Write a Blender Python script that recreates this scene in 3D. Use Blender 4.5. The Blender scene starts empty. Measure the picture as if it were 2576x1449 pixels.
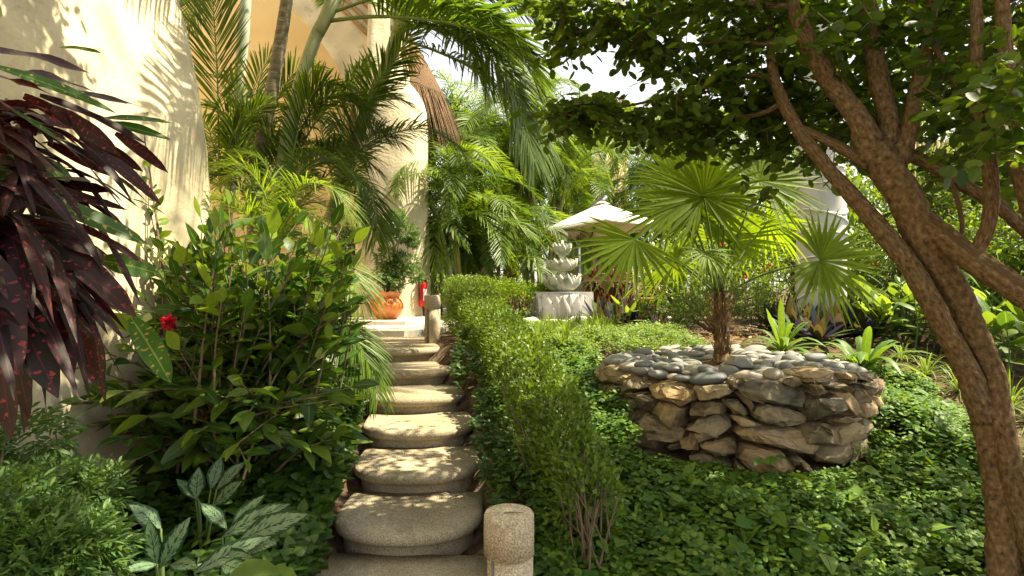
import bpy, bmesh, math, random
import numpy as np
from mathutils import Vector, Matrix, noise as mnoise
R = math.radians
C = bpy.context.scene.collection
SC = bpy.context.scene

# ------------------------------------------------------------------ camera, sky, sun, exposure
EYE = 1.6
FOC = 1450.0                      # focal length in the photograph's 2576-wide measure
HX, HY = 1288.0, 724.5
cam_d = bpy.data.cameras.new("camera"); cam = bpy.data.objects.new("camera", cam_d); C.objects.link(cam)
cam.location = (0, 0, EYE); cam.rotation_euler = (R(90), 0, 0)
cam_d.sensor_width = 36; cam_d.lens = 36 * FOC / 2576; cam_d.clip_start = 0.05; cam_d.clip_end = 2000
SC.camera = cam
TO_SUN = Vector((0.62, 0.05, 1.0)).normalized()
w = bpy.data.worlds.new("World"); SC.world = w; w.use_nodes = True
wn = w.node_tree.nodes; bgn = wn["Background"]
sky = wn.new("ShaderNodeTexSky"); sky.sky_type = 'NISHITA'; sky.sun_disc = False
sky.sun_elevation = math.asin(TO_SUN.z); sky.sun_rotation = math.atan2(TO_SUN.x, TO_SUN.y)
sky.air_density = 1.0; sky.dust_density = 1.2; sky.ozone_density = 1.0
hz_ = wn.new("ShaderNodeHueSaturation"); hz_.inputs["Saturation"].default_value = .45      # hazy, whitish tropical sky
w.node_tree.links.new(sky.outputs[0], hz_.inputs["Color"]); wm_ = wn.new("ShaderNodeVectorMath"); wm_.operation = 'MULTIPLY'; wm_.inputs[1].default_value = (1.08, 1.0, .86)
w.node_tree.links.new(hz_.outputs[0], wm_.inputs[0]); w.node_tree.links.new(wm_.outputs[0], bgn.inputs[0]); bgn.inputs[1].default_value = 0.115
sd = bpy.data.lights.new("sun", 'SUN'); so = bpy.data.objects.new("sun", sd); C.objects.link(so)
sd.energy = 5.0; sd.angle = R(0.53); sd.color = (1.0, 0.89, 0.65)
so.rotation_euler = (-TO_SUN).to_track_quat('-Z', 'Y').to_euler(); so.location = (20, -10, 30)
SC.view_settings.view_transform = 'Standard'; SC.view_settings.look = 'None'
SC.view_settings.exposure = 1.68; SC.view_settings.gamma = 1.0
SC.render.engine = 'CYCLES'
SC.cycles.max_bounces = 8; SC.cycles.diffuse_bounces = 5; SC.cycles.transmission_bounces = 6
SC.cycles.transparent_max_bounces = 8

# ------------------------------------------------------------------ helpers
def at(px, py, d):
    return np.array([(px - HX) / FOC * d, d, EYE - (py - HY) / FOC * d])
def pts(L): return [at(*p) for p in L]
def gz(x, y):
    z = 0.235 * (np.asarray(y, float) - 1.95)
    return np.clip(z, 0.0, 1.0)
def nrm(a):
    a = np.asarray(a, float); n = np.linalg.norm(a, axis=-1, keepdims=True); return a / np.maximum(n, 1e-9)
def rng(seed): return np.random.default_rng(seed)

WLOC = {}
class MB:
    """collects vertices, faces and uvs and links them as ONE mesh object"""
    def __init__(s): s.V = []; s.F = []; s.UV = []; s.n = 0
    def add(s, V, F, UV=None):
        V = np.asarray(V, float).reshape(-1, 3); F = np.asarray(F, int)
        if len(V) == 0 or len(F) == 0: return
        if UV is None: UV = np.zeros((len(V), 2))
        s.V.append(V); s.UV.append(np.asarray(UV, float).reshape(-1, 2)); s.F.append(F + s.n); s.n += len(V)
    def poly(s, V, F):
        V = np.asarray(V, float)
        base = s.n; s.V.append(V); s.UV.append(np.zeros((len(V), 2))); s.n += len(V)
        for f in F: s.F.append(np.asarray([f], int) + base)
    def box(s, lo, hi):
        x0, y0, z0 = lo; x1, y1, z1 = hi
        s.poly([(x0,y0,z0),(x1,y0,z0),(x1,y1,z0),(x0,y1,z0),(x0,y0,z1),(x1,y0,z1),(x1,y1,z1),(x0,y1,z1)],
               [(0,3,2,1),(4,5,6,7),(0,1,5,4),(1,2,6,5),(2,3,7,6),(3,0,4,7)])
    def tube(s, P, rad, sides=8, smooth=4, cap=True, wob=0.0, seed=0):
        P = np.asarray(P, float)
        rad = np.full(len(P), rad, float) if np.isscalar(rad) else np.asarray(rad, float)
        if smooth > 1 and len(P) > 2:
            t = np.arange(len(P)); tt = np.linspace(0, len(P) - 1, (len(P) - 1) * smooth + 1)
            P = catmull(P, tt); rad = np.interp(tt, t, rad)
        T = nrm(np.gradient(P, axis=0))
        ref = np.array([0.31, 0.17, 0.93]) if abs(T[0] @ np.array([0.31, 0.17, 0.93])) < .9 else np.array([1., 0, 0])
        U = np.zeros_like(P); u = nrm(np.cross(T[0], ref))
        for i in range(len(P)):
            u = nrm(u - T[i] * (u @ T[i])); U[i] = u
        W = np.cross(T, U)
        a = np.linspace(0, 2 * np.pi, sides, endpoint=False)
        rr = np.ones((len(P), sides))
        if wob:
            g = rng(seed); rr += g.normal(0, wob, (len(P), sides)); rr += g.normal(0, wob, sides)[None]
        ring = P[:, None] + (rad[:, None] * rr)[..., None] * (np.cos(a)[None, :, None] * U[:, None] + np.sin(a)[None, :, None] * W[:, None])
        n = len(P); i = np.arange(n - 1)[:, None] * sides; j = np.arange(sides)[None]; k = (j + 1) % sides
        F = np.stack([i + j, i + k, i + sides + k, i + sides + j], -1).reshape(-1, 4)
        ln = np.concatenate([[0], np.cumsum(np.linalg.norm(np.diff(P, axis=0), axis=1))])
        UV = np.stack([np.broadcast_to(a[None] / 6.283, (n, sides)), np.broadcast_to(ln[:, None], (n, sides))], -1)
        base = s.n
        s.add(ring, F, UV)
        if cap:
            s.F.append(np.array([list(range(base, base + sides))[::-1]])); s.F.append(np.array([list(range(base + (n - 1) * sides, base + n * sides))]))
    def lathe(s, prof, cx=0, cy=0, sides=40, rfun=None):
        a = np.linspace(0, 2 * np.pi, sides, endpoint=False)
        prof = np.asarray(prof, float); n = len(prof)
        rr = prof[:, 0][:, None] * np.ones(sides)[None]
        if rfun is not None: rr = rr * np.array([rfun(x) for x in a])[None]
        V = np.stack([cx + rr * np.cos(a), cy + rr * np.sin(a), np.broadcast_to(prof[:, 1][:, None], rr.shape)], -1)
        i = np.arange(n - 1)[:, None] * sides; j = np.arange(sides)[None]; k = (j + 1) % sides
        F = np.stack([i + j, i + k, i + sides + k, i + sides + j], -1).reshape(-1, 4)
        base = s.n; s.add(V, F)
        s.F.append(np.array([list(range(base, base + sides))[::-1]])); s.F.append(np.array([list(range(base + (n - 1) * sides, base + n * sides))]))
    def build(s, name, mat, parent=None, smooth=True, label=None, local=False):
        V = np.concatenate(s.V); UV = np.concatenate(s.UV)
        off = np.array(WLOC.get(parent.name, (0, 0, 0))) if (parent is not None and not local) else np.zeros(3)
        loops = np.concatenate([f.ravel() for f in s.F]); tot = np.concatenate([np.full(len(f), f.shape[1]) for f in s.F])
        st = np.concatenate([[0], np.cumsum(tot)[:-1]])
        m = bpy.data.meshes.new(name); m.vertices.add(len(V)); m.vertices.foreach_set("co", (V - off).ravel())
        m.loops.add(len(loops)); m.loops.foreach_set("vertex_index", loops.astype(np.int32))
        m.polygons.add(len(tot)); m.polygons.foreach_set("loop_start", st.astype(np.int32)); m.polygons.foreach_set("loop_total", tot.astype(np.int32))
        m.polygons.foreach_set("use_smooth", np.full(len(tot), bool(smooth)))
        uv = m.uv_layers.new(name="UVMap"); uv.data.foreach_set("uv", UV[loops].ravel())
        m.update(calc_edges=True); m.validate()
        m.materials.append(mat)
        o = bpy.data.objects.new(name, m); C.objects.link(o)
        if parent is not None: o.parent = parent; WLOC[o.name] = tuple(off)
        if label: o["label"] = label
        return o

def catmull(P, tt):
    n = len(P); out = []
    Pp = np.vstack([2 * P[0] - P[1], P, 2 * P[-1] - P[-2]])
    i = np.clip(np.floor(tt).astype(int), 0, n - 2); f = (tt - i)[:, None]
    p0, p1, p2, p3 = Pp[i], Pp[i + 1], Pp[i + 2], Pp[i + 3]
    return 0.5 * (2 * p1 + (p2 - p0) * f + (2 * p0 - 5 * p1 + 4 * p2 - p3) * f ** 2 + (3 * p1 - p0 - 3 * p2 + p3) * f ** 3)

def sample(P, n):
    P = np.asarray(P, float)
    tt = np.linspace(0, len(P) - 1, 60); Q = catmull(P, tt) if len(P) > 2 else P[0] + (P[-1] - P[0]) * (tt / tt[-1])[:, None]
    l = np.concatenate([[0], np.cumsum(np.linalg.norm(np.diff(Q, axis=0), axis=1))]); l /= l[-1]
    u = np.linspace(0, 1, n)
    return np.stack([np.interp(u, l, Q[:, k]) for k in range(3)], 1)

OVATE = [(0, .04), (.12, .45), (.38, 1), (.7, .72), (1, .02)]
LANCE = [(0, .06), (.2, .7), (.5, 1), (.8, .6), (1, .02)]
STRAP = [(0, .35), (.25, .85), (.55, 1), (.85, .6), (1, .03)]
BLADE = [(0, .7), (.4, 1), (.75, .7), (1, .03)]
ROUND = [(0, .1), (.15, .7), (.5, 1), (.85, .7), (1, .05)]
HEART = [(0, .1), (.04, .75), (.25, 1), (.6, .68), (1, .02)]
FANP = [(0, .06), (.5, .85), (.62, 1), (.85, .5), (1, .03)]
def strips(P, D, S, L, W, droop=0.0, prof=LANCE, fold=0.15, curl=0.0, wave=0.0, seed=0):
    """n leaf blades: base P, direction D, width direction S"""
    P = np.asarray(P, float).reshape(-1, 3); n = len(P)
    D = nrm(np.broadcast_to(D, (n, 3))); S = np.broadcast_to(S, (n, 3))
    L = np.broadcast_to(L, n).astype(float); W = np.broadcast_to(W, n).astype(float); droop = np.broadcast_to(droop, n).astype(float)
    t = np.array([p[0] for p in prof]); wp = np.array([p[1] for p in prof]); r = len(t)
    G = np.array([0, 0, -1.])
    c = P[:, None] + D[:, None] * (L[:, None] * t)[..., None] + G * (droop * L)[:, None, None] * (t ** 2)[None, :, None]
    T = nrm(D[:, None] + G * (2 * droop)[:, None, None] * t[None, :, None])
    S2 = S[:, None] - T * np.sum(S[:, None] * T, -1, keepdims=True)
    S2 = nrm(S2 + 1e-6); N = np.cross(S2, T); N = N * np.where(N[..., 2:3] < 0, -1, 1) if False else N
    hw = (W[:, None] * wp[None] / 2)[..., None]
    off = 0
    if wave:
        g = rng(seed); ph = g.uniform(0, 6.28, (n, 1)); off = (np.sin(ph + t[None] * 9) * wave)[..., None] * hw * 2
    fo = np.broadcast_to(fold, n)[:, None, None]
    V = np.stack([c - S2 * hw + N * (hw * fo + off), c, c + S2 * hw + N * (hw * fo - off)], 2)
    b = (np.arange(n) * r * 3)[:, None, None]; i = (np.arange(r - 1) * 3)[None, :, None]; q = np.arange(2)[None, None]
    F = np.stack([b + i + q, b + i + q + 1, b + i + 3 + q + 1, b + i + 3 + q], -1).reshape(-1, 4)
    UV = np.zeros((n, r, 3, 2)); UV[..., 0] = np.array([0, .5, 1]); UV[..., 1] = t[None, :, None]
    return V.reshape(-1, 3), F, UV.reshape(-1, 2)

def randdir(g, n): return nrm(g.normal(size=(n, 3)))
def perp(D, g, n):
    return nrm(np.cross(D, randdir(g, n)))

# ------------------------------------------------------------------ materials
def newmat(name):
    m = bpy.data.materials.new(name); m.use_nodes = True; nt = m.node_tree
    for x in list(nt.nodes): nt.nodes.remove(x)
    out = nt.nodes.new("ShaderNodeOutputMaterial")
    def nd(t, **k):
        x = nt.nodes.new(t)
        for a, b in k.items(): setattr(x, a, b)
        return x
    def ln(a, b): nt.links.new(a, b)
    return m, nt, out, nd, ln
def ramp(nd, stops, interp='LINEAR'):
    r = nd("ShaderNodeValToRGB"); e = r.color_ramp.elements; r.color_ramp.interpolation = interp
    while len(e) < len(stops): e.new(0.5)
    for x, (p, c) in zip(e, stops): x.position = p; x.color = (*c, 1)
    return r
def mixc(nd, ln, fac, a, b, mode='MIX'):
    m = nd("ShaderNodeMix", data_type='RGBA', blend_type=mode)
    for sock, v in ((m.inputs[0], fac), (m.inputs[6], a), (m.inputs[7], b)):
        if hasattr(v, "node"): ln(v, sock)
        elif isinstance(v, (int, float)): sock.default_value = v
        else: sock.default_value = (*v, 1)
    return m.outputs[2]

def leafmat(name, cols, trans=0.4, rough=0.38, tint=(1.35, 1.2, .42), pattern=None, pcol=None, pscale=None, midrib=None, spec=.33):
    m, nt, out, nd, ln = newmat(name)
    geo = nd("ShaderNodeNewGeometry")
    if cols[0][1] > cols[0][0] and pattern is None: cols = [(min(c[0] * 1.7, c[1] * .85), c[1] * 1.3, c[2] * .9) for c in cols]
    k = len(cols); cr = ramp(nd, [(i / max(1, k - 1), c) for i, c in enumerate(cols)])
    ln(geo.outputs["Random Per Island"], cr.inputs[0]); col = cr.outputs[0]
    tc = nd("ShaderNodeTexCoord")
    if pattern == 'spots':       # blotches over the blade
        mp = nd("ShaderNodeMapping"); mp.inputs[3].default_value = pscale; ln(tc.outputs["UV"], mp.inputs[0])
        vr = nd("ShaderNodeVectorMath", operation='ADD'); ln(mp.outputs[0], vr.inputs[0])
        cx = nd("ShaderNodeCombineXYZ"); mu = nd("ShaderNodeMath", operation='MULTIPLY'); ln(geo.outputs["Random Per Island"], mu.inputs[0]); mu.inputs[1].default_value = 53.0
        ln(mu.outputs[0], cx.inputs[0]); ln(mu.outputs[0], cx.inputs[1]); ln(cx.outputs[0], vr.inputs[1])
        nz = nd("ShaderNodeTexNoise"); nz.inputs["Scale"].default_value = 1.0; nz.inputs["Detail"].default_value = 1.5; ln(vr.outputs[0], nz.inputs[0])
        st = nd("ShaderNodeMapRange"); st.inputs[1].default_value = .615; st.inputs[2].default_value = .665; ln(nz.outputs[0], st.inputs[0])
        pr = ramp(nd, [(0, pcol[0]), (1, pcol[1])]); ln(nz.outputs[1], pr.inputs[0])
        pm = nd("ShaderNodeMapRange"); pm.inputs[1].default_value = .1; pm.inputs[2].default_value = .6; pm.inputs[3].default_value = .1; ln(geo.outputs["Random Per Island"], pm.inputs[0])
        mk = nd("ShaderNodeMath", operation='MULTIPLY'); ln(st.outputs[0], mk.inputs[0]); ln(pm.outputs[0], mk.inputs[1])
        col = mixc(nd, ln, mk.outputs[0], col, pr.outputs[0])
    if pattern == 'silver':      # pale blade with darker feathered blotches, midrib and edge
        sp = nd("ShaderNodeSeparateXYZ"); ln(tc.outputs["UV"], sp.inputs[0])
        ab = nd("ShaderNodeMath", operation='SUBTRACT'); ln(sp.outputs[0], ab.inputs[0]); ab.inputs[1].default_value = .5
        a2 = nd("ShaderNodeMath", operation='ABSOLUTE'); ln(ab.outputs[0], a2.inputs[0])
        sk = nd("ShaderNodeMath", operation='MULTIPLY'); ln(a2.outputs[0], sk.inputs[0]); sk.inputs[1].default_value = -.55
        vv = nd("ShaderNodeMath", operation='ADD'); ln(sp.outputs[1], vv.inputs[0]); ln(sk.outputs[0], vv.inputs[1])
        cx = nd("ShaderNodeCombineXYZ"); ln(sp.outputs[0], cx.inputs[0]); ln(vv.outputs[0], cx.inputs[1]); ln(geo.outputs["Random Per Island"], cx.inputs[2])
        mp = nd("ShaderNodeMapping"); mp.inputs[3].default_value = (5, 26, 30); ln(cx.outputs[0], mp.inputs[0])
        nz = nd("ShaderNodeTexNoise"); nz.inputs["Scale"].default_value = 1.0; nz.inputs["Detail"].default_value = 2; ln(mp.outputs[0], nz.inputs[0])
        ed = nd("ShaderNodeMapRange"); ed.inputs[1].default_value = .30; ed.inputs[2].default_value = .5; ed.inputs[4].default_value = .45; ln(a2.outputs[0], ed.inputs[0])
        mr = nd("ShaderNodeMapRange"); mr.inputs[1].default_value = .05; mr.inputs[2].default_value = .0; mr.inputs[4].default_value = .2; ln(a2.outputs[0], mr.inputs[0])
        s1 = nd("ShaderNodeMath", operation='ADD'); ln(nz.outputs[0], s1.inputs[0]); ln(ed.outputs[0], s1.inputs[1])
        s2 = nd("ShaderNodeMath", operation='ADD'); ln(s1.outputs[0], s2.inputs[0]); ln(mr.outputs[0], s2.inputs[1])
        st = nd("ShaderNodeMapRange"); st.inputs[1].default_value = .56; st.inputs[2].default_value = .62; ln(s2.outputs[0], st.inputs[0])
        col = mixc(nd, ln, st.outputs[0], col, pcol[0])
    if midrib:
        sp = nd("ShaderNodeSeparateXYZ"); ln(tc.outputs["UV"], sp.inputs[0])
        ab = nd("ShaderNodeMath", operation='SUBTRACT'); ln(sp.outputs[0], ab.inputs[0]); ab.inputs[1].default_value = .5
        a2 = nd("ShaderNodeMath", operation='ABSOLUTE'); ln(ab.outputs[0], a2.inputs[0])
        mr = nd("ShaderNodeMapRange"); mr.inputs[1].default_value = midrib[1]; mr.inputs[2].default_value = midrib[1] * .3; ln(a2.outputs[0], mr.inputs[0])
        col = mixc(nd, ln, mr.outputs[0], col, midrib[0])
    nz2 = nd("ShaderNodeTexNoise"); nz2.inputs["Scale"].default_value = 40; ln(tc.outputs["Object"], nz2.inputs[0])
    vr2 = nd("ShaderNodeMapRange"); vr2.inputs[3].default_value = .75; vr2.inputs[4].default_value = 1.25; ln(nz2.outputs[0], vr2.inputs[0])
    cc = nd("ShaderNodeVectorMath", operation='SCALE'); ln(col, cc.inputs[0]); ln(vr2.outputs[0], cc.inputs[3]); col = cc.outputs[0]
    p = nd("ShaderNodeBsdfPrincipled"); p.inputs["Roughness"].default_value = rough + .08; p.inputs["Specular IOR Level"].default_value = spec
    ln(col, p.inputs["Base Color"])
    bp = nd("ShaderNodeBump"); bp.inputs["Strength"].default_value = .12; ln(nz2.outputs[0], bp.inputs["Height"]); ln(bp.outputs[0], p.inputs["Normal"])
    tr = nd("ShaderNodeBsdfTranslucent"); tcx = nd("ShaderNodeVectorMath", operation='MULTIPLY'); ln(col, tcx.inputs[0]); tcx.inputs[1].default_value = [1.6 * x for x in tint]
    ln(tcx.outputs[0], tr.inputs[0])
    mx = nd("ShaderNodeMixShader"); mx.inputs[0].default_value = trans; ln(p.outputs[0], mx.inputs[1]); ln(tr.outputs[0], mx.inputs[2]); ln(mx.outputs[0], out.inputs[0])
    return m

def solid(name, stops, scale=6.0, detail=6, rough=.8, bump=.3, bscale=60, spec=.3, stretch=(1, 1, 1), objrand=None, bdist=.01, speck=None, coords="Object", stain=None):
    """noise coloured surface with a bump of two scales"""
    m, nt, out, nd, ln = newmat(name)
    tc = nd("ShaderNodeTexCoord"); mp = nd("ShaderNodeMapping"); mp.inputs[3].default_value = stretch; ln(tc.outputs[coords], mp.inputs[0])
    vec = mp.outputs[0]
    if objrand is not None:
        oi = nd("ShaderNodeObjectInfo"); ad = nd("ShaderNodeVectorMath", operation='MULTIPLY_ADD')
        cx = nd("ShaderNodeCombineXYZ")
        for i in range(3): ln(oi.outputs["Random"], cx.inputs[i])
        ln(cx.outputs[0], ad.inputs[0]); ad.inputs[1].default_value = (37, 91, 53); ln(vec, ad.inputs[2]); vec = ad.outputs[0]
    nz = nd("ShaderNodeTexNoise"); nz.inputs["Scale"].default_value = scale; nz.inputs["Detail"].default_value = detail; ln(vec, nz.inputs[0])
    k = len(stops); cr = ramp(nd, [(0.3 + .4 * i / max(1, k - 1), c) for i, c in enumerate(stops)]); ln(nz.outputs[0], cr.inputs[0]); col = cr.outputs[0]
    if objrand:
        rr = ramp(nd, [(i / max(1, len(objrand) - 1), c) for i, c in enumerate(objrand)]); ln(oi.outputs["Random"], rr.inputs[0])
        col = mixc(nd, ln, 1.0, col, rr.outputs[0], 'MULTIPLY')
    n2 = nd("ShaderNodeTexNoise"); n2.inputs["Scale"].default_value = bscale; n2.inputs["Detail"].default_value = 5; ln(vec, n2.inputs[0])
    if speck:
        n3 = nd("ShaderNodeTexNoise"); n3.inputs["Scale"].default_value = speck[0]; n3.inputs["Detail"].default_value = 1; ln(vec, n3.inputs[0])
        mr = nd("ShaderNodeMapRange"); mr.inputs[1].default_value = .35; mr.inputs[2].default_value = .65; mr.inputs[3].default_value = 1 - speck[1]; mr.inputs[4].default_value = 1 + speck[1]; ln(n3.outputs[0], mr.inputs[0])
        sc_ = nd("ShaderNodeVectorMath", operation='SCALE'); ln(col, sc_.inputs[0]); ln(mr.outputs[0], sc_.inputs[3]); col = sc_.outputs[0]
    if stain:                    # patches of dirt or weathering with an edge of their own
        n4 = nd("ShaderNodeTexNoise"); n4.inputs["Scale"].default_value = stain[0]; n4.inputs["Detail"].default_value = 8; n4.inputs["Roughness"].default_value = .65; ln(vec, n4.inputs[0])
        ms = nd("ShaderNodeMapRange"); ms.inputs[1].default_value = stain[1]; ms.inputs[2].default_value = stain[2]; ms.inputs[4].default_value = stain[4]; ln(n4.outputs[0], ms.inputs[0])
        col = mixc(nd, ln, ms.outputs[0], col, stain[3])
    p = nd("ShaderNodeBsdfPrincipled"); p.inputs["Roughness"].default_value = rough; p.inputs["Specular IOR Level"].default_value = spec
    ln(col, p.inputs["Base Color"])
    ad2 = nd("ShaderNodeMath", operation='MULTIPLY_ADD'); ln(n2.outputs[0], ad2.inputs[0]); ad2.inputs[1].default_value = .6; ln(nz.outputs[0], ad2.inputs[2])
    b = nd("ShaderNodeBump"); b.inputs["Strength"].default_value = bump; b.inputs["Distance"].default_value = bdist
    ln(ad2.outputs[0], b.inputs["Height"]); ln(b.outputs[0], p.inputs["Normal"])
    ln(p.outputs[0], out.inputs[0])
    return m

# ------------------------------------------------------------------ things
def thing(name, label, cat, loc=(0, 0, 0), group=None):
    o = bpy.data.objects.new(name, None); C.objects.link(o); o.location = [float(x) for x in loc]
    o.empty_display_size = .1
    WLOC[o.name] = tuple(float(x) for x in loc)
    o["label"] = label; o["category"] = cat
    if group: o["group"] = group
    return o
def tag(o, label, cat, group=None, kind=None):
    o["label"] = label; o["category"] = cat
    if group: o["group"] = group
    if kind: o["kind"] = kind
    return o
def struct(o): o["kind"] = "structure"; return o
def copy_tree(root, loc, rotz=0, scale=1, label=None):
    kids = [k for k in bpy.data.objects if k.parent == root]
    r = root.copy(); C.objects.link(r); r.location = loc; r.rotation_euler = (0, 0, rotz); r.scale = (scale,) * 3
    if label: r["label"] = label
    for k in kids:
        c = k.copy(); C.objects.link(c); c.parent = r
        for g in [q for q in bpy.data.objects if q.parent == k]:
            d = g.copy(); C.objects.link(d); d.parent = c
    return r
# ------------------------------------------------------------------ palette
M = {}
M['stucco'] = solid("cream_stucco", [(.48, .40, .25), (.57, .49, .33), (.63, .55, .39)], scale=1.6, rough=.9, bump=.75, bscale=24, spec=.15, bdist=.02, speck=(2.2, .16), stain=(3.2, .60, .72, (.22, .16, .09), .55))
M['ochre'] = solid("ochre_plaster", [(.60, .47, .25), (.68, .55, .32)], scale=1.2, rough=.9, bump=.3, bscale=30, spec=.15)  # paint tone with the yellow bounce light of the recess mixed in
M['soil'] = solid("soil", [(.035, .022, .014), (.09, .06, .038), (.19, .14, .09)], scale=9, detail=10, rough=.95, bump=.9, bscale=70, bdist=.03, spec=.1)
M['step'] = solid("cast_stone", [(.23, .19, .125), (.33, .275, .185), (.43, .37, .26)], scale=2.6, rough=.9, bump=.8, bscale=85, bdist=.010, speck=(150, .36), spec=.15, stain=(5, .56, .70, (.13, .10, .06), .5))
M['post'] = solid("cast_stone_post", [(.34, .28, .19), (.42, .35, .24), (.48, .41, .29)], scale=5, rough=.9, bump=.8, bscale=90, bdist=.010, stain=(7, .55, .70, (.13, .105, .065), .55), speck=(150, .35), spec=.2)
M['paving'] = solid("pale_paving", [(.50, .46, .39), (.60, .56, .48)], scale=3, rough=.85, bump=.4, bscale=50)
M['rock'] = solid("brown_fieldstone", [(.06, .050, .034), (.155, .128, .082), (.24, .20, .135), (.20, .15, .075)], scale=5.5, detail=9, rough=.88, bump=.75, bscale=38, bdist=.018, spec=.25,
                  stretch=(1, 1, 1.9), objrand=[(.6, .66, .72), (1.3, 1.12, .88), (.8, .86, .92), (1.5, 1.4, 1.22), (.65, .58, .5), (1.05, 1.05, 1.05), (1.25, .98, .70)])
M['whiterock'] = solid("white_rock", [(.50, .46, .40), (.66, .62, .55)], scale=4, rough=.85, bump=.6, bscale=30)
M['pebble'] = solid("river_pebble", [(.13, .132, .128), (.19, .19, .18)], scale=8, detail=4, rough=.62, bump=.12, bscale=160, spec=.35,
                    objrand=[(.5, .54, .58), (1.0, 1.0, .98), (1.45, 1.38, 1.25), (.65, .70, .74), (1.1, 1.1, 1.05), (1.7, 1.5, 1.25), (.8, .84, .86)])
M['creampebble'] = solid("cream_pebble", [(.42, .36, .26), (.55, .48, .36)], scale=8, rough=.6, bump=.12, bscale=120, objrand=[(.8, .78, .75), (1.15, 1.1, 1.05)])
M['bark'] = solid("brown_bark", [(.06, .038, .018), (.115, .074, .036), (.165, .108, .054), (.24, .165, .09)], scale=1.0, detail=9, rough=.92, bump=.8, bscale=2.6, bdist=.014, spec=.12, stretch=(19, 34, 1), coords="UV")
M['twig'] = solid("twig_bark", [(.10, .07, .04), (.20, .15, .09)], scale=20, rough=.9, bump=.4)
M['terracotta'] = solid("terracotta", [(.46, .13, .03), (.58, .18, .045), (.63, .22, .06)], scale=4, rough=.33, bump=.06, bscale=60, spec=.5)
M['redpaint'] = solid("red_paint", [(.55, .012, .015), (.6, .02, .02)], rough=.3, bump=.02)
M['black'] = solid("black_metal", [(.012, .012, .014), (.025, .025, .03)], rough=.4, bump=.05)
M['grey'] = solid("grey_metal", [(.16, .18, .19), (.22, .24, .25)], rough=.45, bump=.03)
M['white'] = solid("white_label", [(.75, .75, .73), (.8, .8, .78)], rough=.6, bump=.02)
M['canvas'] = solid("cream_canvas", [(.70, .64, .52), (.76, .70, .58)], scale=2, rough=.85, bump=.1, bscale=300)
M['lotus'] = solid("weathered_lotus", [(.12, .15, .09), (.36, .38, .31), (.52, .52, .45), (.58, .57, .50)], scale=7, detail=8, rough=.75, bump=.5, bscale=40)
M['lotusbase'] = solid("pale_lotus_base", [(.36, .34, .31), (.50, .48, .44)], scale=5, rough=.8, bump=.4, bscale=40)
M['wire'] = solid("galvanised_wire", [(.42, .42, .41), (.5, .5, .49)], rough=.5, bump=.02)
M['iron'] = solid("bronze_iron", [(.30, .24, .15), (.42, .35, .23)], scale=15, rough=.55, bump=.2)
M['wood'] = solid("brown_wood", [(.24, .10, .035), (.36, .17, .06)], scale=6, rough=.5, bump=.2, stretch=(1, 6, 6))
M['pole'] = solid("ochre_pole", [(.20, .12, .05), (.34, .22, .10)], scale=8, rough=.8, bump=.5, stretch=(1, 1, 6))
M['thatch'] = solid("palm_thatch", [(.085, .05, .025), (.20, .12, .06), (.34, .22, .12)], scale=30, detail=8, rough=.95, bump=.9, bscale=60, stretch=(4, 4, .4), bdist=.03)
M['palethatch'] = solid("pale_thatch", [(.28, .25, .21), (.48, .44, .38)], scale=20, detail=8, rough=.95, bump=.9, bscale=60, stretch=(4, 4, .5), bdist=.03)
M['ring'] = solid("ringed_palm_bark", [(.15, .12, .075), (.25, .21, .14), (.32, .28, .20)], scale=10, rough=.85, bump=.5, bscale=50, stretch=(1, 1, 3))
M['cane'] = solid("green_cane", [(.20, .23, .10), (.33, .35, .19), (.42, .43, .27)], scale=7, rough=.6, bump=.2, stretch=(1, 1, .5))
M['paleshaft'] = solid("pale_crownshaft", [(.30, .34, .24), (.40, .43, .33)], scale=6, rough=.6, bump=.15)
M['cane2'] = solid("yellow_cane", [(.20, .19, .05), (.34, .31, .10)], scale=6, rough=.6, bump=.2)
M['scar'] = solid("leaf_scar", [(.22, .17, .11), (.46, .40, .31)], scale=30, rough=.9, bump=.4)
M['royal'] = solid("whitewashed_bark", [(.40, .39, .37), (.54, .53, .51), (.60, .59, .57)], scale=5, detail=8, rough=.9, bump=.4, bscale=45, stretch=(1, 1, .3))
M['fibre'] = solid("palm_fibre", [(.16, .09, .04), (.36, .23, .11)], scale=40, rough=.95, bump=.8, stretch=(3, 3, .4))
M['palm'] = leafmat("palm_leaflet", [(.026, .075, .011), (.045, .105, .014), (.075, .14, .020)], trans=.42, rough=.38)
M['palmyel'] = leafmat("sunny_palm_leaflet", [(.05, .11, .018), (.085, .16, .025), (.12, .19, .03)], trans=.45, rough=.38)  # lighter copy of the palm leaflet, sunlight put into its colour
M['palmrib'] = solid("frond_rib", [(.12, .17, .04), (.20, .25, .07)], rough=.5, bump=.1)
M['fan'] = leafmat("fan_leaf", [(.05, .11, .010), (.075, .14, .014), (.11, .17, .018)], trans=.5, rough=.45, spec=.2)
M['treeleaf'] = leafmat("dark_round_leaf", [(.018, .05, .009), (.036, .085, .013), (.08, .135, .02)], trans=.5, rough=.35)
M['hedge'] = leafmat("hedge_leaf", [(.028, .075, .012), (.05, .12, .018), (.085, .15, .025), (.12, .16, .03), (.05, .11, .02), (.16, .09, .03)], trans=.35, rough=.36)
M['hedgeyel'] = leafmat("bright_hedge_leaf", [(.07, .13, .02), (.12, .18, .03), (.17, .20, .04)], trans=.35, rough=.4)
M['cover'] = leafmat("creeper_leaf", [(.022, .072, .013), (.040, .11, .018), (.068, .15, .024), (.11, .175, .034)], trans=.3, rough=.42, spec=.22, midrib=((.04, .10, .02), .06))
M['coveryel'] = leafmat("sunny_creeper_leaf", [(.06, .13, .02), (.10, .17, .03), (.13, .18, .035)], trans=.35, rough=.4)  # lighter copy of the creeper leaf, sunlight put into its colour
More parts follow.
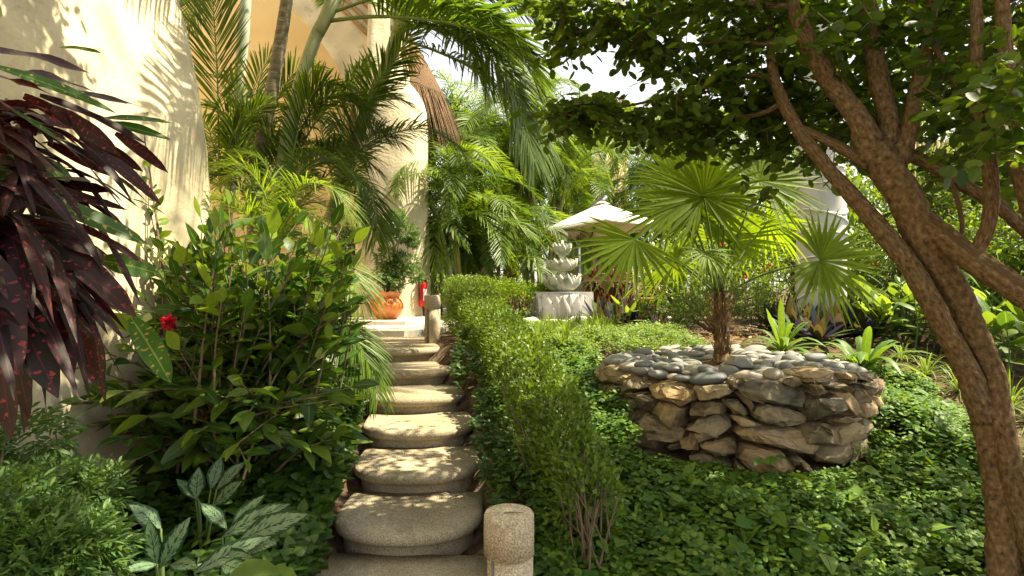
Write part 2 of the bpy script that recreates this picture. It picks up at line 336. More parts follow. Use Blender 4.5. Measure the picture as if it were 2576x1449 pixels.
M['grass'] = leafmat("grass_blade", [(.05, .10, .018), (.09, .15, .03), (.14, .18, .045)], trans=.4, rough=.45)
M['bush'] = leafmat("broad_bush_leaf", [(.010, .040, .010), (.016, .055, .012), (.03, .085, .014), (.055, .12, .018), (.13, .18, .028), (.014, .05, .011)], trans=.36, rough=.26, midrib=((.13, .17, .05), .05))
M['pothos'] = leafmat("heart_leaf", [(.014, .05, .012), (.026, .075, .015), (.045, .10, .02)], trans=.32, rough=.32, midrib=((.05, .10, .03), .04))
M['silver'] = leafmat("silver_leaf", [(.12, .19, .10), (.18, .26, .15)], trans=.25, rough=.36, pattern='silver', pcol=[(.012, .045, .016)])
M['lacy'] = leafmat("lacy_leaf", [(.026, .075, .024), (.04, .105, .034), (.06, .13, .042)], trans=.32, rough=.42)
M['croton'] = leafmat("dark_croton_leaf", [(.014, .007, .007), (.026, .011, .011), (.040, .020, .017), (.018, .017, .012)], trans=.22, rough=.34, spec=.2, tint=(1.5, .5, .4), pattern='spots', pcol=[(.20, .018, .035), (.34, .07, .07)], pscale=(3.4, 24, 1), midrib=((.10, .02, .025), .035))
M['crotongreen'] = leafmat("green_croton_leaf", [(.025, .075, .012), (.05, .12, .018)], trans=.35, rough=.3, pattern='spots', pcol=[(.42, .36, .06), (.50, .25, .12)], pscale=(3, 22, 1), midrib=((.14, .22, .04), .05))
M['redcroton'] = leafmat("red_croton_leaf", [(.08, .022, .014), (.13, .04, .022), (.07, .05, .018), (.14, .075, .035)], trans=.3, rough=.4, tint=(1.2, .7, .4))
M['rhoeo'] = leafmat("purple_backed_leaf", [(.035, .06, .02), (.04, .075, .028), (.055, .07, .03), (.20, .02, .055), (.26, .03, .08), (.05, .07, .025)], trans=.35, rough=.5, tint=(1.4, .6, .7), spec=.15)
M['lily'] = leafmat("lily_strap_leaf", [(.045, .12, .022), (.08, .17, .03)], trans=.38, rough=.35, midrib=((.14, .22, .06), .12))
M['pale'] = leafmat("pale_broad_leaf", [(.08, .15, .03), (.14, .20, .045), (.20, .23, .06), (.06, .13, .03)], trans=.4, rough=.38, midrib=((.28, .30, .14), .05))
M['broad'] = leafmat("broad_green_leaf", [(.03, .085, .016), (.055, .12, .022), (.09, .15, .03)], trans=.4, rough=.36, midrib=((.12, .18, .05), .06))
M['mass'] = leafmat("background_leaf", [(.022, .06, .012), (.045, .10, .018), (.08, .14, .026), (.12, .17, .035)], trans=.42, rough=.45)
M['flower'] = leafmat("red_flower", [(.45, .010, .045), (.58, .02, .07), (.36, .008, .02)], trans=.3, rough=.5, tint=(1, .4, .4))
M['orangeflower'] = leafmat("orange_red_flower", [(.65, .05, .02), (.6, .02, .02)], trans=.3, rough=.5, tint=(1, .4, .3))
M['yellow'] = solid("yellow_inflorescence", [(.50, .36, .06), (.62, .48, .12)], rough=.6, bump=.1)
M['litter'] = leafmat("dry_leaf", [(.16, .09, .04), (.26, .16, .08), (.34, .25, .14), (.10, .06, .03)], trans=.15, rough=.7)
M['stem'] = solid("green_stem", [(.07, .12, .03), (.12, .17, .05)], rough=.6, bump=.1)
M['darkdoor'] = solid("dark_opening", [(.012, .011, .01), (.02, .018, .015)], rough=.8, bump=.1)  # shade of the interior given as a near-black colour
M['bamboo'] = solid("weathered_bamboo", [(.22, .16, .08), (.36, .28, .16)], scale=10, rough=.8, bump=.3, stretch=(3, 3, .5))
M['blue'] = solid("blue_panel", [(.05, .12, .24), (.09, .18, .32)], rough=.5, bump=.05)

# ------------------------------------------------------------------ ground
def build_ground():
    xs = np.concatenate([[-150, -80, -40, -20], np.linspace(-9, 12, 150), [20, 40, 80, 150]])
    ys = np.concatenate([[-60, -20, -6], np.linspace(-2, 16, 130), [20, 30, 50, 90, 160, 300]])
    X, Y = np.meshgrid(xs, ys)
    Z = gz(X, Y)
    g = rng(3)
    Z = Z + g.normal(0, .008, Z.shape) * ((np.abs(X) < 12) & (Y < 17)) + .02 * np.sin(X * 3.1 + Y) * np.cos(Y * 2.3)
    # soil keeps below the steps and the paved terrace
    dx = np.abs(X - np.interp(Y, [2.5, 3.7, 4.8, 6.1, 8], [-.53, -.62, -.82, -1.26, -1.7]))
    Z = Z - .21 * np.clip((.60 - dx) / .2, 0, 1) * (Y < 8.2) - .02
    n, k = X.shape
    i = (np.arange(n - 1) * k)[:, None]; j = np.arange(k - 1)[None]
    F = np.stack([i + j, i + j + 1, i + k + j + 1, i + k + j], -1).reshape(-1, 4)
    b = MB(); b.add(np.stack([X, Y, Z], -1), F, np.stack([X, Y], -1)); struct(b.build('ground', M['soil']))
build_ground()

def slab(name, outline, z0, z1, mat, parent=None, bevel=.012):
    b = MB(); n = len(outline)
    o = np.array(outline, float); c = o.mean(0)
    ins = lambda d: o + nrm(c - o) * d
    rings = [(ins(0), z0), (ins(0), z1 - bevel), (ins(bevel), z1)]
    V = np.concatenate([np.c_[r, np.full(n, z)] for r, z in rings])
    F = []
    for k in range(2):
        for i in range(n): F.append((k * n + i, k * n + (i + 1) % n, (k + 1) * n + (i + 1) % n, (k + 1) * n + i))
    F.append(tuple(range(2 * n, 3 * n))); F.append(tuple(range(n))[::-1])
    b.poly(V, F); return b.build(name, mat, parent, smooth=False)

# ------------------------------------------------------------------ paved terrace
struct(slab('patio', [(-4.2, 7.75), (-1.45, 7.75), (-.95, 8.3), (-.9, 10.2), (1.6, 10.9), (3.3, 10.9), (3.3, 16), (-4.2, 16)], .7, 1.035, M['paving']))
struct(slab('terrace_step', [(-3.4, 8.75), (-1.62, 8.75), (-1.5, 8.85), (-1.5, 10.6), (-3.4, 10.6)], 1.03, 1.10, M['paving']))

# ------------------------------------------------------------------ garden staircase
stairs = thing('garden_staircase', 'curved flight of rounded tan cast stone steps climbing between the shrubs and the hedge', 'stairs', (-.6, 2.5, 0))
def tread_outline(w, back, bulge, inset, n=26):
    th = np.linspace(0, np.pi, n)
    e = .90
    u = (w / 2 - inset) * np.sign(np.cos(th)) * np.abs(np.cos(th)) ** e
    v = -(bulge - inset) * np.abs(np.sin(th)) ** (e + .02)
    P = np.stack([u, v], 1)[::-1]                  # from left to right along the front
    return np.vstack([P, [[w / 2 - inset, back], [-w / 2 + inset, back]]])
def loft(b, rings):
    n = len(rings[0]); V = np.concatenate(rings); F = []
    for k in range(len(rings) - 1):
        for i in range(n): F.append((k * n + i, k * n + (i + 1) % n, (k + 1) * n + (i + 1) % n, (k + 1) * n + i))
    F.append(tuple(range(n))[::-1]); F.append(tuple(range((len(rings) - 1) * n, len(rings) * n)))
    b.poly(V, F)
STEPS = [  # centre x, nose y, top z, back length, width, turn
    (-.53, 2.53, EYE - 1.465, .62, .84, -2), (-.575, 3.10, EYE - 1.33, .64, .80, 0), (-.62, 3.68, EYE - 1.195, .64, .80, 3),
    (-.705, 4.26, EYE - 1.06, .62, .81, 6), (-.82, 4.81, EYE - .925, .66, .80, 9), (-.98, 5.45, EYE - .79, .70, .84, 12), (-1.26, 6.10, EYE - .655, 1.75, .92, 15)]
gs = rng(21)
for (cx, ny, tz, back, wd, rot) in STEPS:
    bulge = .37; wd += .08; cx -= .04; r = R(rot); cs, sn = math.cos(r), math.sin(r)
    oy = ny + bulge
    def ring(inset, z, wob=.0):
        o = tread_outline(wd, back - bulge + .02, bulge, inset)
        o = o + gs.normal(0, wob, o.shape)
        return np.stack([cx + o[:, 0] * cs - o[:, 1] * sn, oy + o[:, 0] * sn + o[:, 1] * cs, np.full(len(o), z)], 1)
    b = MB()
    H = .078
    prof = [(.045, tz - H), (.022, tz - H + .003), (.008, tz - H + .014), (.001, tz - H * .55), (.004, tz - H * .32), (.014, tz - .012), (.03, tz - .003), (.06, tz)]
    rings = [ring(i, z, .0008) for i, z in prof]
    for f in (.35, .7):
        o = ring(.06, tz); c = o.mean(0); rings.append(o + (c - o) * f)
    loft(b, rings); b.build('tread', M['step'], stairs)
    b = MB(); rr = [ring(.055, tz - .26), ring(.052, tz - H + .002)]
    loft(b, rr); b.build('riser', M['step'], stairs, smooth=False)

# ------------------------------------------------------------------ stucco house
house = thing('stucco_house', 'cream stucco villa with a sunlit rounded buttress wall, ochre recess and white column', 'house', (-2.6, 5, 0))
def build_buttress():
    b = MB(); rings = []
    zs = [0, .5, .9, 1.6, 2.3, 2.7, 3.2, 3.7, 4.1, 4.6, 5.2, 6.0]
    off = [.05, .02, 0, 0, .02, .05, .12, .22, .33, .5, .75, 1.1]
    ys = np.linspace(-1.5, 4.3, 30); g = rng(8)
    for z, o in zip(zs, off):
        x = -2.33 - o
        P = [(x + .025 * math.sin(yy * 1.7 + z) + .012 * math.sin(yy * 4 + 2 * z), yy) for yy in ys]
        for a in np.linspace(0, 90, 10)[1:]:
            P.append((x - .62 * (1 - math.cos(R(a))), 4.3 + .72 * math.sin(R(a))))
        P.append((-5.5, 5.02)); P.append((-5.5, -1.5))
        rings.append(np.array([(px, py, z) for px, py in P]))
    loft(b, rings); o = b.build('buttress_wall', M['stucco'], house); return o
build_buttress()
def extrude_px(name, outline, y0, y1, mat, parent, taper=1.0, smooth=False):
    """wall piece whose front outline is given at distance y0, with real thickness to y1"""
    F0 = np.array([at(px, py, y0) for px, py in outline]); B0 = F0.copy(); B0[:, 1] = y1
    n = len(F0); b = MB()
    b.poly(np.concatenate([F0, B0]), [tuple(range(n)), tuple(range(n, 2 * n))[::-1]] + [((i + 1) % n, i, n + i, n + (i + 1) % n) for i in range(n)])
    return b.build(name, mat, parent, smooth=smooth)
# column: lofted rounded section
def build_column():
    b = MB(); rings = []
    data = [(840, 888, 1078), (820, 889, 1073), (780, 890, 1068), (700, 891, 1065), (600, 893, 1063), (480, 895, 1061), (380, 897, 1060), (300, 899, 1059), (250, 901, 1056), (225, 904, 1049), (205, 908, 1038), (190, 912, 1026), (178, 918, 1012), (160, 920, 1008), (60, 925, 1006), (-120, 925, 1006)]
    d = 9.85
    for y, l, r in data:
        A = at(l, y, d); B = at(r, y, d); cx = (A[0] + B[0]) / 2; hw = (B[0] - A[0]) / 2; z = A[2]
        a = np.linspace(0, 2 * np.pi, 44, endpoint=False); e = .72
        rings.append(np.stack([cx + hw * np.sign(np.cos(a)) * np.abs(np.cos(a)) ** e, d + .45 + .5 * np.sign(np.sin(a)) * np.abs(np.sin(a)) ** e - .28 * np.cos(a) * -1, np.full(44, z)], 1))
    loft(b, rings); b.build('column', M['stucco'], house)
build_column()
# arched front wall: left jamb of the arch, spandrel above
extrude_px('arch_wall', [(925, 420), (905, 330), (880, 240), (850, 170), (815, 115), (770, 60), (735, 20), (690, -30), (690, -260), (1004, -260), (1004, 150), (960, 420)], 9.95, 10.6, M['stucco'], house)
b = MB(); b.box((-7, 12.0, 0.9), (-2.2, 12.3, 9.5)); b.build('recess_wall', M['ochre'], house, smooth=False)
b = MB(); b.box((-2.5, 10.62, .9), (-2.2, 11.99, 9.5)); b.build('recess_side_wall', M['ochre'], house, smooth=False)
b = MB(); b.box((-7.2, 4.9, .5), (-6.9, 11.99, 9.5)); b.build('recess_end_wall', M['ochre'], house, smooth=False)
# slanting pole rails on the spandrel
for (x0, y0, x1, y1) in [(850, -20, 1003, 128), (872, -35, 1004, 88), (905, -40, 1004, 45), (938, -48, 1004, 5), (820, -20, 990, 150)]:
    b = MB(); b.tube([at(x0, y0, 9.93), at(x1, y1, 9.93)], .042, 8, smooth=1); b.build('wooden_pole', M['pole'], house)
# doorway beside the column: near-black panel painted as its unlit interior
A = at(862, 578, 9.9); B = at(893, 806, 9.9)
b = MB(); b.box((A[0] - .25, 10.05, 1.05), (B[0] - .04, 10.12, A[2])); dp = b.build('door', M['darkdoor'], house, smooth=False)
b = MB(); b.box((B[0] - .06, 9.92, 1.05), (B[0], 10.16, A[2] + .06)); b.box((A[0] - .25, 9.922, A[2]), (B[0] - .062, 10.158, A[2] + .058)); b.build('door_frame', M['black'], house, smooth=False)
# hanging thatch eave to the right of the column
def thatch_cone(name, apex, rim_r, rim_z, mat, parent, n=900, seed=5, L=.55, a0=0, a1=2 * np.pi):
    b = MB(); a = np.linspace(0, 2 * np.pi, 40, endpoint=False); g = rng(seed)
    prof = [(rim_r * .92, rim_z + .05), (rim_r, rim_z), (rim_r * .99, rim_z + .12), (rim_r * .55, rim_z + (apex[2] - rim_z) * .5), (.05, apex[2])]
    b.lathe([(p[0], p[1]) for p in prof], apex[0], apex[1], 40)
    th = g.uniform(a0, a1, n); tt = g.uniform(.15, 1, n) ** .6
    rad = np.stack([np.cos(th), np.sin(th), np.zeros(n)], 1)
    P = np.array([apex[0], apex[1], 0]) + rad * (rim_r * tt)[:, None]; P[:, 2] = apex[2] + (rim_z - apex[2]) * tt + .06
    sl = (apex[2] - rim_z) / rim_r
    D = nrm(rad + np.array([0, 0, -sl]) + g.normal(0, .12, (n, 3)))
    S = np.stack([-rad[:, 1], rad[:, 0], np.zeros(n)], 1)
    b.add(*strips(P, D, S, g.uniform(.6, 1.2, n) * L, g.uniform(.012, .03, n), .35, BLADE, 0.1))
    return b.build(name, mat, parent)
c = at(1045, 130, 10.9)
thatch_cone('thatch_eave', (c[0] - .35, 11.5, 6.9), .85, 5.3, M['thatch'], house, 1500, 5, 1.0)
# ------------------------------------------------------------------ path lights
def path_light(cx, cy, z0, z1, label, ang, rad=.095):
    t = thing('path_light', label, 'path light', (cx, cy, z0), 'stone path lights beside the steps')
    hood = .16
    zt = z1
    g = rng(int(cx * 1000) % 97 + 5)
    b = MB()
    def notch(a):
        d = (a - ang + np.pi) % (2 * np.pi) - np.pi
        return .50 if abs(d) < .62 else 1.0
    b.lathe([(rad, z0 - .1), (rad * 1.0, z0 + .25), (rad, zt - hood - .001)], cx, cy, 60, notch); b.build('post', M['post'], t)
    b = MB(); r = rad + .004
    b.lathe([(rad * .6, zt - hood - .012), (r, zt - hood), (r, zt - .06), (r - .001, zt - .012), (r - .006, zt - .003), (r - .018, zt), (.01, zt + .001)], cx, cy, 60); b.build('hood', M['post'], t)
    b = MB(); dx, dy = math.cos(ang), math.sin(ang)
    b.tube([(cx + dx * .062, cy + dy * .062, z0 + .02), (cx + dx * .062, cy + dy * .062, zt - hood - .02)], .009, 10, smooth=1); b.build('lens', M['grey'], t)
    return t
path_light(-.012, 2.26, .02, .724, 'tan cylindrical stone path light standing at the foot of the stairs', R(195))
path_light(-.953, 6.9, .9, 1.515, 'tan cylindrical stone path light beside the topmost step and hedge', R(215))

b = MB(); b.tube([(-.03, 2.235, .7285), (0, 2.23, .731), (.028, 2.238, .729), (.045, 2.226, .730)], [.0022, .0026, .002, .001], 6); tag(b.build('fallen_twig', M['twig']), 'thin dark twig lying on top of the nearest stone path light', 'twig')
# ------------------------------------------------------------------ terracotta pot with a plant
pc = at(974, 806, 9.3); pz = 1.102
pot = thing('terracotta_pot', 'glossy orange terracotta pot with flared rim and ring handles by the column', 'pot', (pc[0], pc[1], pz))
b = MB(); b.lathe([(.15, pz), (.165, pz + .012), (.225, pz + .09), (.262, pz + .18), (.258, pz + .235), (.225, pz + .30), (.188, pz + .335), (.19, pz + .36), (.225, pz + .415), (.236, pz + .43), (.232, pz + .437), (.205, pz + .425), (.178, pz + .37), (.17, pz + .36)], pc[0], pc[1], 56)
b.build('vessel', M['terracotta'], pot)
b = MB(); b.lathe([(.18, pz + .345), (.17, pz + .372), (.02, pz + .38)], pc[0], pc[1], 30); b.build('potting_soil', M['soil'], pot)
for a in (-68, 112, 205):
    hx, hy = pc[0] + .235 * math.cos(R(a)), pc[1] + .235 * math.sin(R(a)); rx, ry = math.cos(R(a)), math.sin(R(a)); tx, ty = -ry, rx
    b = MB(); b.tube([(hx - tx * .045, hy - ty * .045, pz + .305), (hx + tx * .045, hy + ty * .045, pz + .305)], .026, 12, smooth=1)
    b.tube([(hx + rx * .02 + tx * .045 * math.cos(q), hy + ry * .02 + ty * .045 * math.cos(q), pz + .275 - .05 * math.sin(q) * (1 if q < 3.2 else 1)) for q in np.linspace(0, np.pi, 9)], .008, 8, smooth=2)
    b.build('handle', M['terracotta'], pot)

def leaf_cloud(b, blobs, n, L, W, seed, prof=LANCE, up=.25, shell=.35, droop=.15, fold=.15, out=.7, wave=0.):
    """blades spread through lumpy ellipsoids; blobs = (centre, radii)"""
    g = rng(seed); vol = np.array([np.prod(r) ** (2 / 3) for c, r in blobs]); vol /= vol.sum()
    for (c, r), f in zip(blobs, vol):
        k = int(n * f); u = randdir(g, k)
        # lumps: clumps of leaves gathered round random twig ends
        m = max(6, k // 14); cc = randdir(g, m) * (g.uniform(shell ** 3, 1, (m, 1)) ** (1 / 3))
        idx = g.integers(0, m, k)
        q = cc[idx] + g.normal(0, .13, (k, 3))
        P = np.asarray(c) + q * np.asarray(r)
        D = nrm(nrm(q) * out + randdir(g, k) * .75 + np.array([0, 0, up]))
        S = perp(D * np.array([1, 1, .35]) + 1e-3, g, k); S = nrm(np.cross(D, np.array([0, 0, 1.]) + g.normal(0, .45, (k, 3))))
        b.add(*strips(P, D, S, L * g.uniform(.6, 1.25, k), W * g.uniform(.65, 1.2, k), droop * g.uniform(0, 2, k), prof, fold, wave=wave, seed=seed))
def lacy_cloud(b, blobs, n, L, seed, W=.012, k=7):
    """finely divided leaves: short sprays of narrow leaflets"""
    g = rng(seed); vol = np.array([np.prod(r) ** (2 / 3) for c, r in blobs]); vol /= vol.sum()
    for (c, r), f in zip(blobs, vol):
        m = int(n * f); q = randdir(g, m) * (g.uniform(.15, 1, (m, 1)) ** (1 / 2.2)); P = np.asarray(c) + q * np.asarray(r)
        D = nrm(q + randdir(g, m) * .6 + [0, 0, .1]); S = nrm(np.cross(D, np.array([0, 0, 1.]) + g.normal(0, .4, (m, 3))))
        for i in range(k):
            t = (i + 1) / k; sg = (-1) ** i
            dd = nrm(D * .75 + S * sg * .75 * (1 if i < k - 1 else 0) + g.normal(0, .18, (m, 3)))
            b.add(*strips(P + D * (L * t), dd, np.cross(dd, S) * .5 + S * .3 + D, L * .55 * g.uniform(.6, 1.2, m), W * g.uniform(.7, 1.2, m), .25, LANCE, .1))
def stems(b, base, targets, r0, r1, seed, bend=.15, sides=5):
    g = rng(seed)
    for t in targets:
        a = np.asarray(base, float) + g.normal(0, .02, 3) * [1, 1, 0]; t = np.asarray(t, float)
        ln = np.linalg.norm(t - a); m1 = a + (t - a) * .35 + g.normal(0, bend * ln * .4, 3) + [0, 0, .08 * ln]; m2 = a + (t - a) * .7 + g.normal(0, bend * ln * .35, 3)
        b.tube([a, m1, m2, t], [r0, r0 * .75, (r0 + r1) / 2, r1], sides, smooth=3)

pl = thing('potted_aralia', 'feathery green aralia with two cloud shaped leaf tiers growing from the terracotta pot', 'plant', (pc[0], pc[1], pz + .38))
blobs = []
for (px, py, rx, ry) in [(985, 560, 28, 26), (1020, 585, 30, 24), (965, 590, 14, 12), (1038, 605, 18, 14), (1000, 545, 20, 14), (975, 650, 30, 26), (1020, 660, 32, 26), (1048, 690, 18, 18), (965, 690, 24, 22), (990, 712, 24, 14), (1000, 680, 34, 22)]:
    p = at(px, py, 9.3 + .1 * math.sin(px)); blobs.append((p, (rx * .0064, .2, ry * .0064)))
b = MB(); lacy_cloud(b, blobs, 2600, .06, 31, W=.016, k=6); b.build('foliage', M['lacy'], pl)
b = MB(); stems(b, (pc[0], pc[1], pz + .36), [x[0] for x in blobs[::2]] + [at(1002, 560, 9.3), at(1052, 700, 9.25)], .014, .005, 5, .12); b.build('stem', M['twig'], pl)

# ------------------------------------------------------------------ fire extinguisher
fe = at(1064, 770, 10.1); z0 = fe[2]
t = thing('fire_extinguisher', 'red fire extinguisher with black hose mounted on a post behind the white column', 'fire extinguisher', (fe[0], 10.1, 1.02))
b = MB(); b.lathe([(.066, z0), (.075, z0 + .02), (.075, z0 + .36), (.06, z0 + .41), (.03, z0 + .43), (.025, z0 + .45)], fe[0], 10.1, 28); b.build('body', M['redpaint'], t)
b = MB(); b.tube([(fe[0] - .01, 10.08, z0 + .46), (fe[0] - .05, 10.0, z0 + .44), (fe[0] - .04, 10.0, z0 + .2), (fe[0] - .035, 10.0, z0 + .1)], .013, 8); b.build('hose', M['black'], t)
b = MB(); b.box((fe[0] - .03, 10.06, z0 + .452), (fe[0] + .05, 10.12, z0 + .475)); b.box((fe[0] - .03, 10.06, z0 + .485), (fe[0] + .06, 10.1, z0 + .5)); b.build('lever', M['black'], t, smooth=False)
b = MB(); aa = np.linspace(R(-75), R(-20), 8)
V = [(fe[0] + .0765 * math.cos(a), 10.1 + .0765 * math.sin(a), z) for z in (z0 + .1, z0 + .3) for a in aa]
b.poly(V, [(i, i + 1, 8 + i + 1, 8 + i) for i in range(7)]); b.build('instruction_label', M['white'], t)
b = MB(); b.box((fe[0] - .05, 10.18, 1.0), (fe[0] + .05, 10.24, z0 + .5)); b.build('post', M['black'], t, smooth=False)

# ------------------------------------------------------------------ lotus fountain
FD = 9.9; fx = at(1414, 800, FD)[0]
fz = lambda py: at(1414, py, FD)[2]
fo = thing('lotus_fountain', 'weathered stone fountain of three stacked lotus bowls on a petalled base', 'fountain', (fx, FD, 1.0))
def petal_ring(b, r_in, z0, r_out, z1, n, wd, tilt0=0, thick=.012, bulge=.12, seed=1):
    """ring of cupped pointed petals, each a thick curved shell"""
    g = rng(seed)
    for k in range(n):
        a = 2 * np.pi * k / n + tilt0; jit = g.uniform(-.04, .04)
        rows, cols = 9, 7; V = []
        for side in (0, 1):
            for i in range(rows):
                t = i / (rows - 1)
                rad = r_in + (r_out - r_in) * (math.sin(t * np.pi / 2) ** .8) - (.03 if t > .9 else 0) * 0
                zz = z0 + (z1 + jit * (z1 - z0) - z0) * (t ** 1.5)
                wv = wd * (1 - abs(2 * min(t, 1) * .86 - .98) ** 2.6) ** .5 if t < .999 else 0.006
                wv = max(wv, .006)
                if t > .45: wv = wd * max(.02, 1 - ((t - .45) / .55) ** 1.7)
                elif t < .45: wv = wd * (.55 + .45 * t / .45)
                for j in range(cols):
                    u = j / (cols - 1) * 2 - 1
                    rr = rad - bulge * wd * u * u + thick * side * -1
                    x = rr * math.cos(a) - u * wv / 2 * math.sin(a); y = rr * math.sin(a) + u * wv / 2 * math.cos(a)
                    V.append((x, y, zz + (thick * .4 * side)))
        n1 = rows * cols; F = []
        for i in range(rows - 1):
            for j in range(cols - 1):
                q = i * cols + j; F.append((q, q + 1, q + cols + 1, q + cols)); F.append((n1 + q + cols, n1 + q + cols + 1, n1 + q + 1, n1 + q))
        for i in range(rows - 1):
            for j in (0, cols - 1):
                q = i * cols + j; F.append((q, q + cols, n1 + q + cols, n1 + q) if j == 0 else (q + cols, q, n1 + q, n1 + q + cols))
        for j in range(cols - 1):
            q = (rows - 1) * cols + j; F.append((q, q + 1, n1 + q + 1, n1 + q))
        V = np.array(V) + [fx, FD, 0]; b.poly(V, F)
def bowl(name, ytop, ybot, hw, n, seed, mat='lotus'):
    zb, zt = fz(ybot), fz(ytop); r = hw / FOC * FD; h = zt - zb
    b = MB()
    b.lathe([(r * .30, zb), (r * .62, zb + .08 * h), (r * .76, zb + .26 * h), (r * .78, zb + .36 * h), (r * .74, zb + .37 * h), (r * .55, zb + .22 * h), (.01, zb + .2 * h)], fx, FD, 40)
    petal_ring(b, r * .46, zb + .02 * h, r * 1.08, zt, n, 1.85 * r * math.pi / n * .98, .2, seed=seed)
    petal_ring(b, r * .45, zb + .05 * h, r * .96, zt - .05 * h, n, 1.8 * r * math.pi / n * .9, .2 + math.pi / n, seed=seed + 1)
    b.build(name, M[mat], fo)
bowl('bowl', 689, 732, 47, 8, 1); bowl('bowl', 651, 682, 39, 8, 4); bowl('bowl', 612, 641, 24, 7, 8)
b = MB(); b.lathe([(.10, fz(735)), (.06, fz(720)), (.055, fz(690)), (.09, fz(682)), (.05, fz(676)), (.045, fz(650)), (.07, fz(643)), (.03, fz(636)), (.02, fz(604))], fx, FD, 20); b.build('stem', M['lotus'], fo)
b = MB(); zt, zb = fz(735), 1.0
b.lathe([(.46, zb - .1), (.44, zb + .05), (.34, zb + .42), (.32, zt - .06), (.2, zt - .03), (.1, zt)], fx, FD, 48)
petal_ring(b, .40, zb, .475, fz(746), 11, .29, .1, thick=.02, seed=11); petal_ring(b, .36, zb, .43, fz(741), 11, .29, .1 + math.pi / 11, thick=.02, seed=12)
b.build('lotus_base', M['lotusbase'], fo)
# wire guard around the base
b = MB(); rw = .53; zt, zb = fz(735), 1.02
for k in range(130):
    a = 2 * np.pi * k / 130; x, y = fx + rw * math.cos(a), FD + rw * math.sin(a); b.tube([(x, y, zb), (x, y, zt)], .0028, 3, smooth=1, cap=False)
for k in range(27):
    z = zb + (zt - zb) * k / 26; b.tube([(fx + rw * math.cos(a), FD + rw * math.sin(a), z) for a in np.linspace(0, 2 * np.pi, 49)], .0026, 3, smooth=1, cap=False)
tag(b.build('wire_mesh_guard', M['wire'], None), 'pale square wire mesh cylinder wrapped around the base of the lotus fountain', 'wire mesh')
# ------------------------------------------------------------------ white slabs by the fountain
def rough_slab(name, c, r, mat, seed, label, cat, group=None, parent=None, fine=.06):
    g = rng(seed); bm = bmesh.new()
    n = 26; d = randdir(g, n); P = d / np.max(np.abs(d), axis=1, keepdims=True) ** .55
    for p in P: bm.verts.new(p * np.asarray(r))
    bmesh.ops.convex_hull(bm, input=bm.verts); bmesh.ops.subdivide_edges(bm, edges=bm.edges, cuts=2, use_grid_fill=True)
    for v in bm.verts: v.co += Vector(mnoise.noise_vector(v.co * 6 + Vector((seed, 0, 0)))) * fine * min(r)
    m = bpy.data.meshes.new(name); bm.to_mesh(m); bm.free(); m.materials.append(mat)
    o = bpy.data.objects.new(name, m); C.objects.link(o); o.location = [float(x) for x in c]
    if label: tag(o, label, cat, group)
    return o
for i, (px, py, d, r, lab) in enumerate([(1330, 808, 9.2, (.20, .14, .07), 'whitish flat rock left of the fountain base'), (1400, 812, 9.0, (.22, .14, .06), 'whitish flat rock directly in front of the fountain base'),
        (1475, 806, 9.05, (.28, .16, .07), 'large whitish flat rock right of the fountain base'), (1440, 818, 8.6, (.13, .1, .06), 'small whitish rock among the grass before the fountain')]):
    rough_slab('flat_rock', at(px, py, d), r, M['whiterock'], 40 + i, lab, 'rock')
rough_slab('flat_rock', at(1690, 832, 8.0), (.14, .1, .03), M['whiterock'], 51, 'thin pale paving fragment lying in leaf litter behind the fan palm', 'rock')

# ------------------------------------------------------------------ cantilever umbrella
um = thing('cantilever_umbrella', 'cream square cantilever umbrella shading the patio table', 'umbrella', (2.4, 12.6, 1.04))
ap, cn, cl, cf, cr_ = at(1514, 510, 11.5), at(1523, 549, 10.55), at(1366, 578, 11.5), at(1484, 603, 12.5), at(1668, 562, 11.6)
def cloth_panel(b, A, B, Cc, n=8, sag=.05):
    V = []; F = []; idx = {}
    A, B, Cc = map(np.asarray, (A, B, Cc))
    for i in range(n + 1):
        for j in range(n + 1 - i):
            u, v = i / n, j / n; wgt = 1 - u - v
            p = A * wgt + B * u + Cc * v; p = p - np.array([0, 0, sag * 4 * u * v * 1.3]) + np.array([0, 0, .04 * (4 * u * v)]) * 0
            idx[i, j] = len(V); V.append(p)
    for i in range(n):
        for j in range(n - i):
            F.append((idx[i, j], idx[i + 1, j], idx[i, j + 1]))
            if j < n - i - 1: F.append((idx[i + 1, j], idx[i + 1, j + 1], idx[i, j + 1]))
    b.poly(V, F)
b = MB(); cs = [cn, cr_, cf, cl]
for i in range(4): cloth_panel(b, ap, cs[i], cs[(i + 1) % 4], sag=.012)
for i in range(4):      # hanging hem
    p, q = cs[i], cs[(i + 1) % 4]; P = np.array([p + (q - p) * t - np.array([0, 0, .0]) for t in np.linspace(0, 1, 9)])
    P[:, 2] -= .012 * 4 * np.linspace(0, 1, 9) * (1 - np.linspace(0, 1, 9)) * 1.3
    V = np.concatenate([P, P - [0, 0, .05]]); b.poly(V, [(k, k + 1, 10 + k, 9 + k) for k in range(8)])
canopy = b.build('canopy', M['canvas'], um); md = canopy.modifiers.new('t', 'SOLIDIFY'); md.thickness = .004
b = MB(); cap = [ap + (c - ap) * .13 + [0, 0, .035] for c in cs]; cloth = [ap + np.array([0, 0, .05])]
for i in range(4): cloth_panel(b, cloth[0], cap[i], cap[(i + 1) % 4], 3, 0)
md = b.build('vent_cap', M['canvas'], canopy).modifiers.new('t', 'SOLIDIFY'); md.thickness = .004
for c in cs:
    b = MB(); b.tube([ap - [0, 0, .06], (ap + c) / 2 - [0, 0, .05], c - [0, 0, .03]], .013, 6, smooth=2); b.build('rib', M['black'], um)
hub = ap - np.array([0, 0, .34])
b = MB(); b.lathe([(.03, hub[2] - .05), (.055, hub[2]), (.05, hub[2] + .08), (.025, hub[2] + .30)], ap[0], ap[1], 16); b.build('hub', M['black'], um)
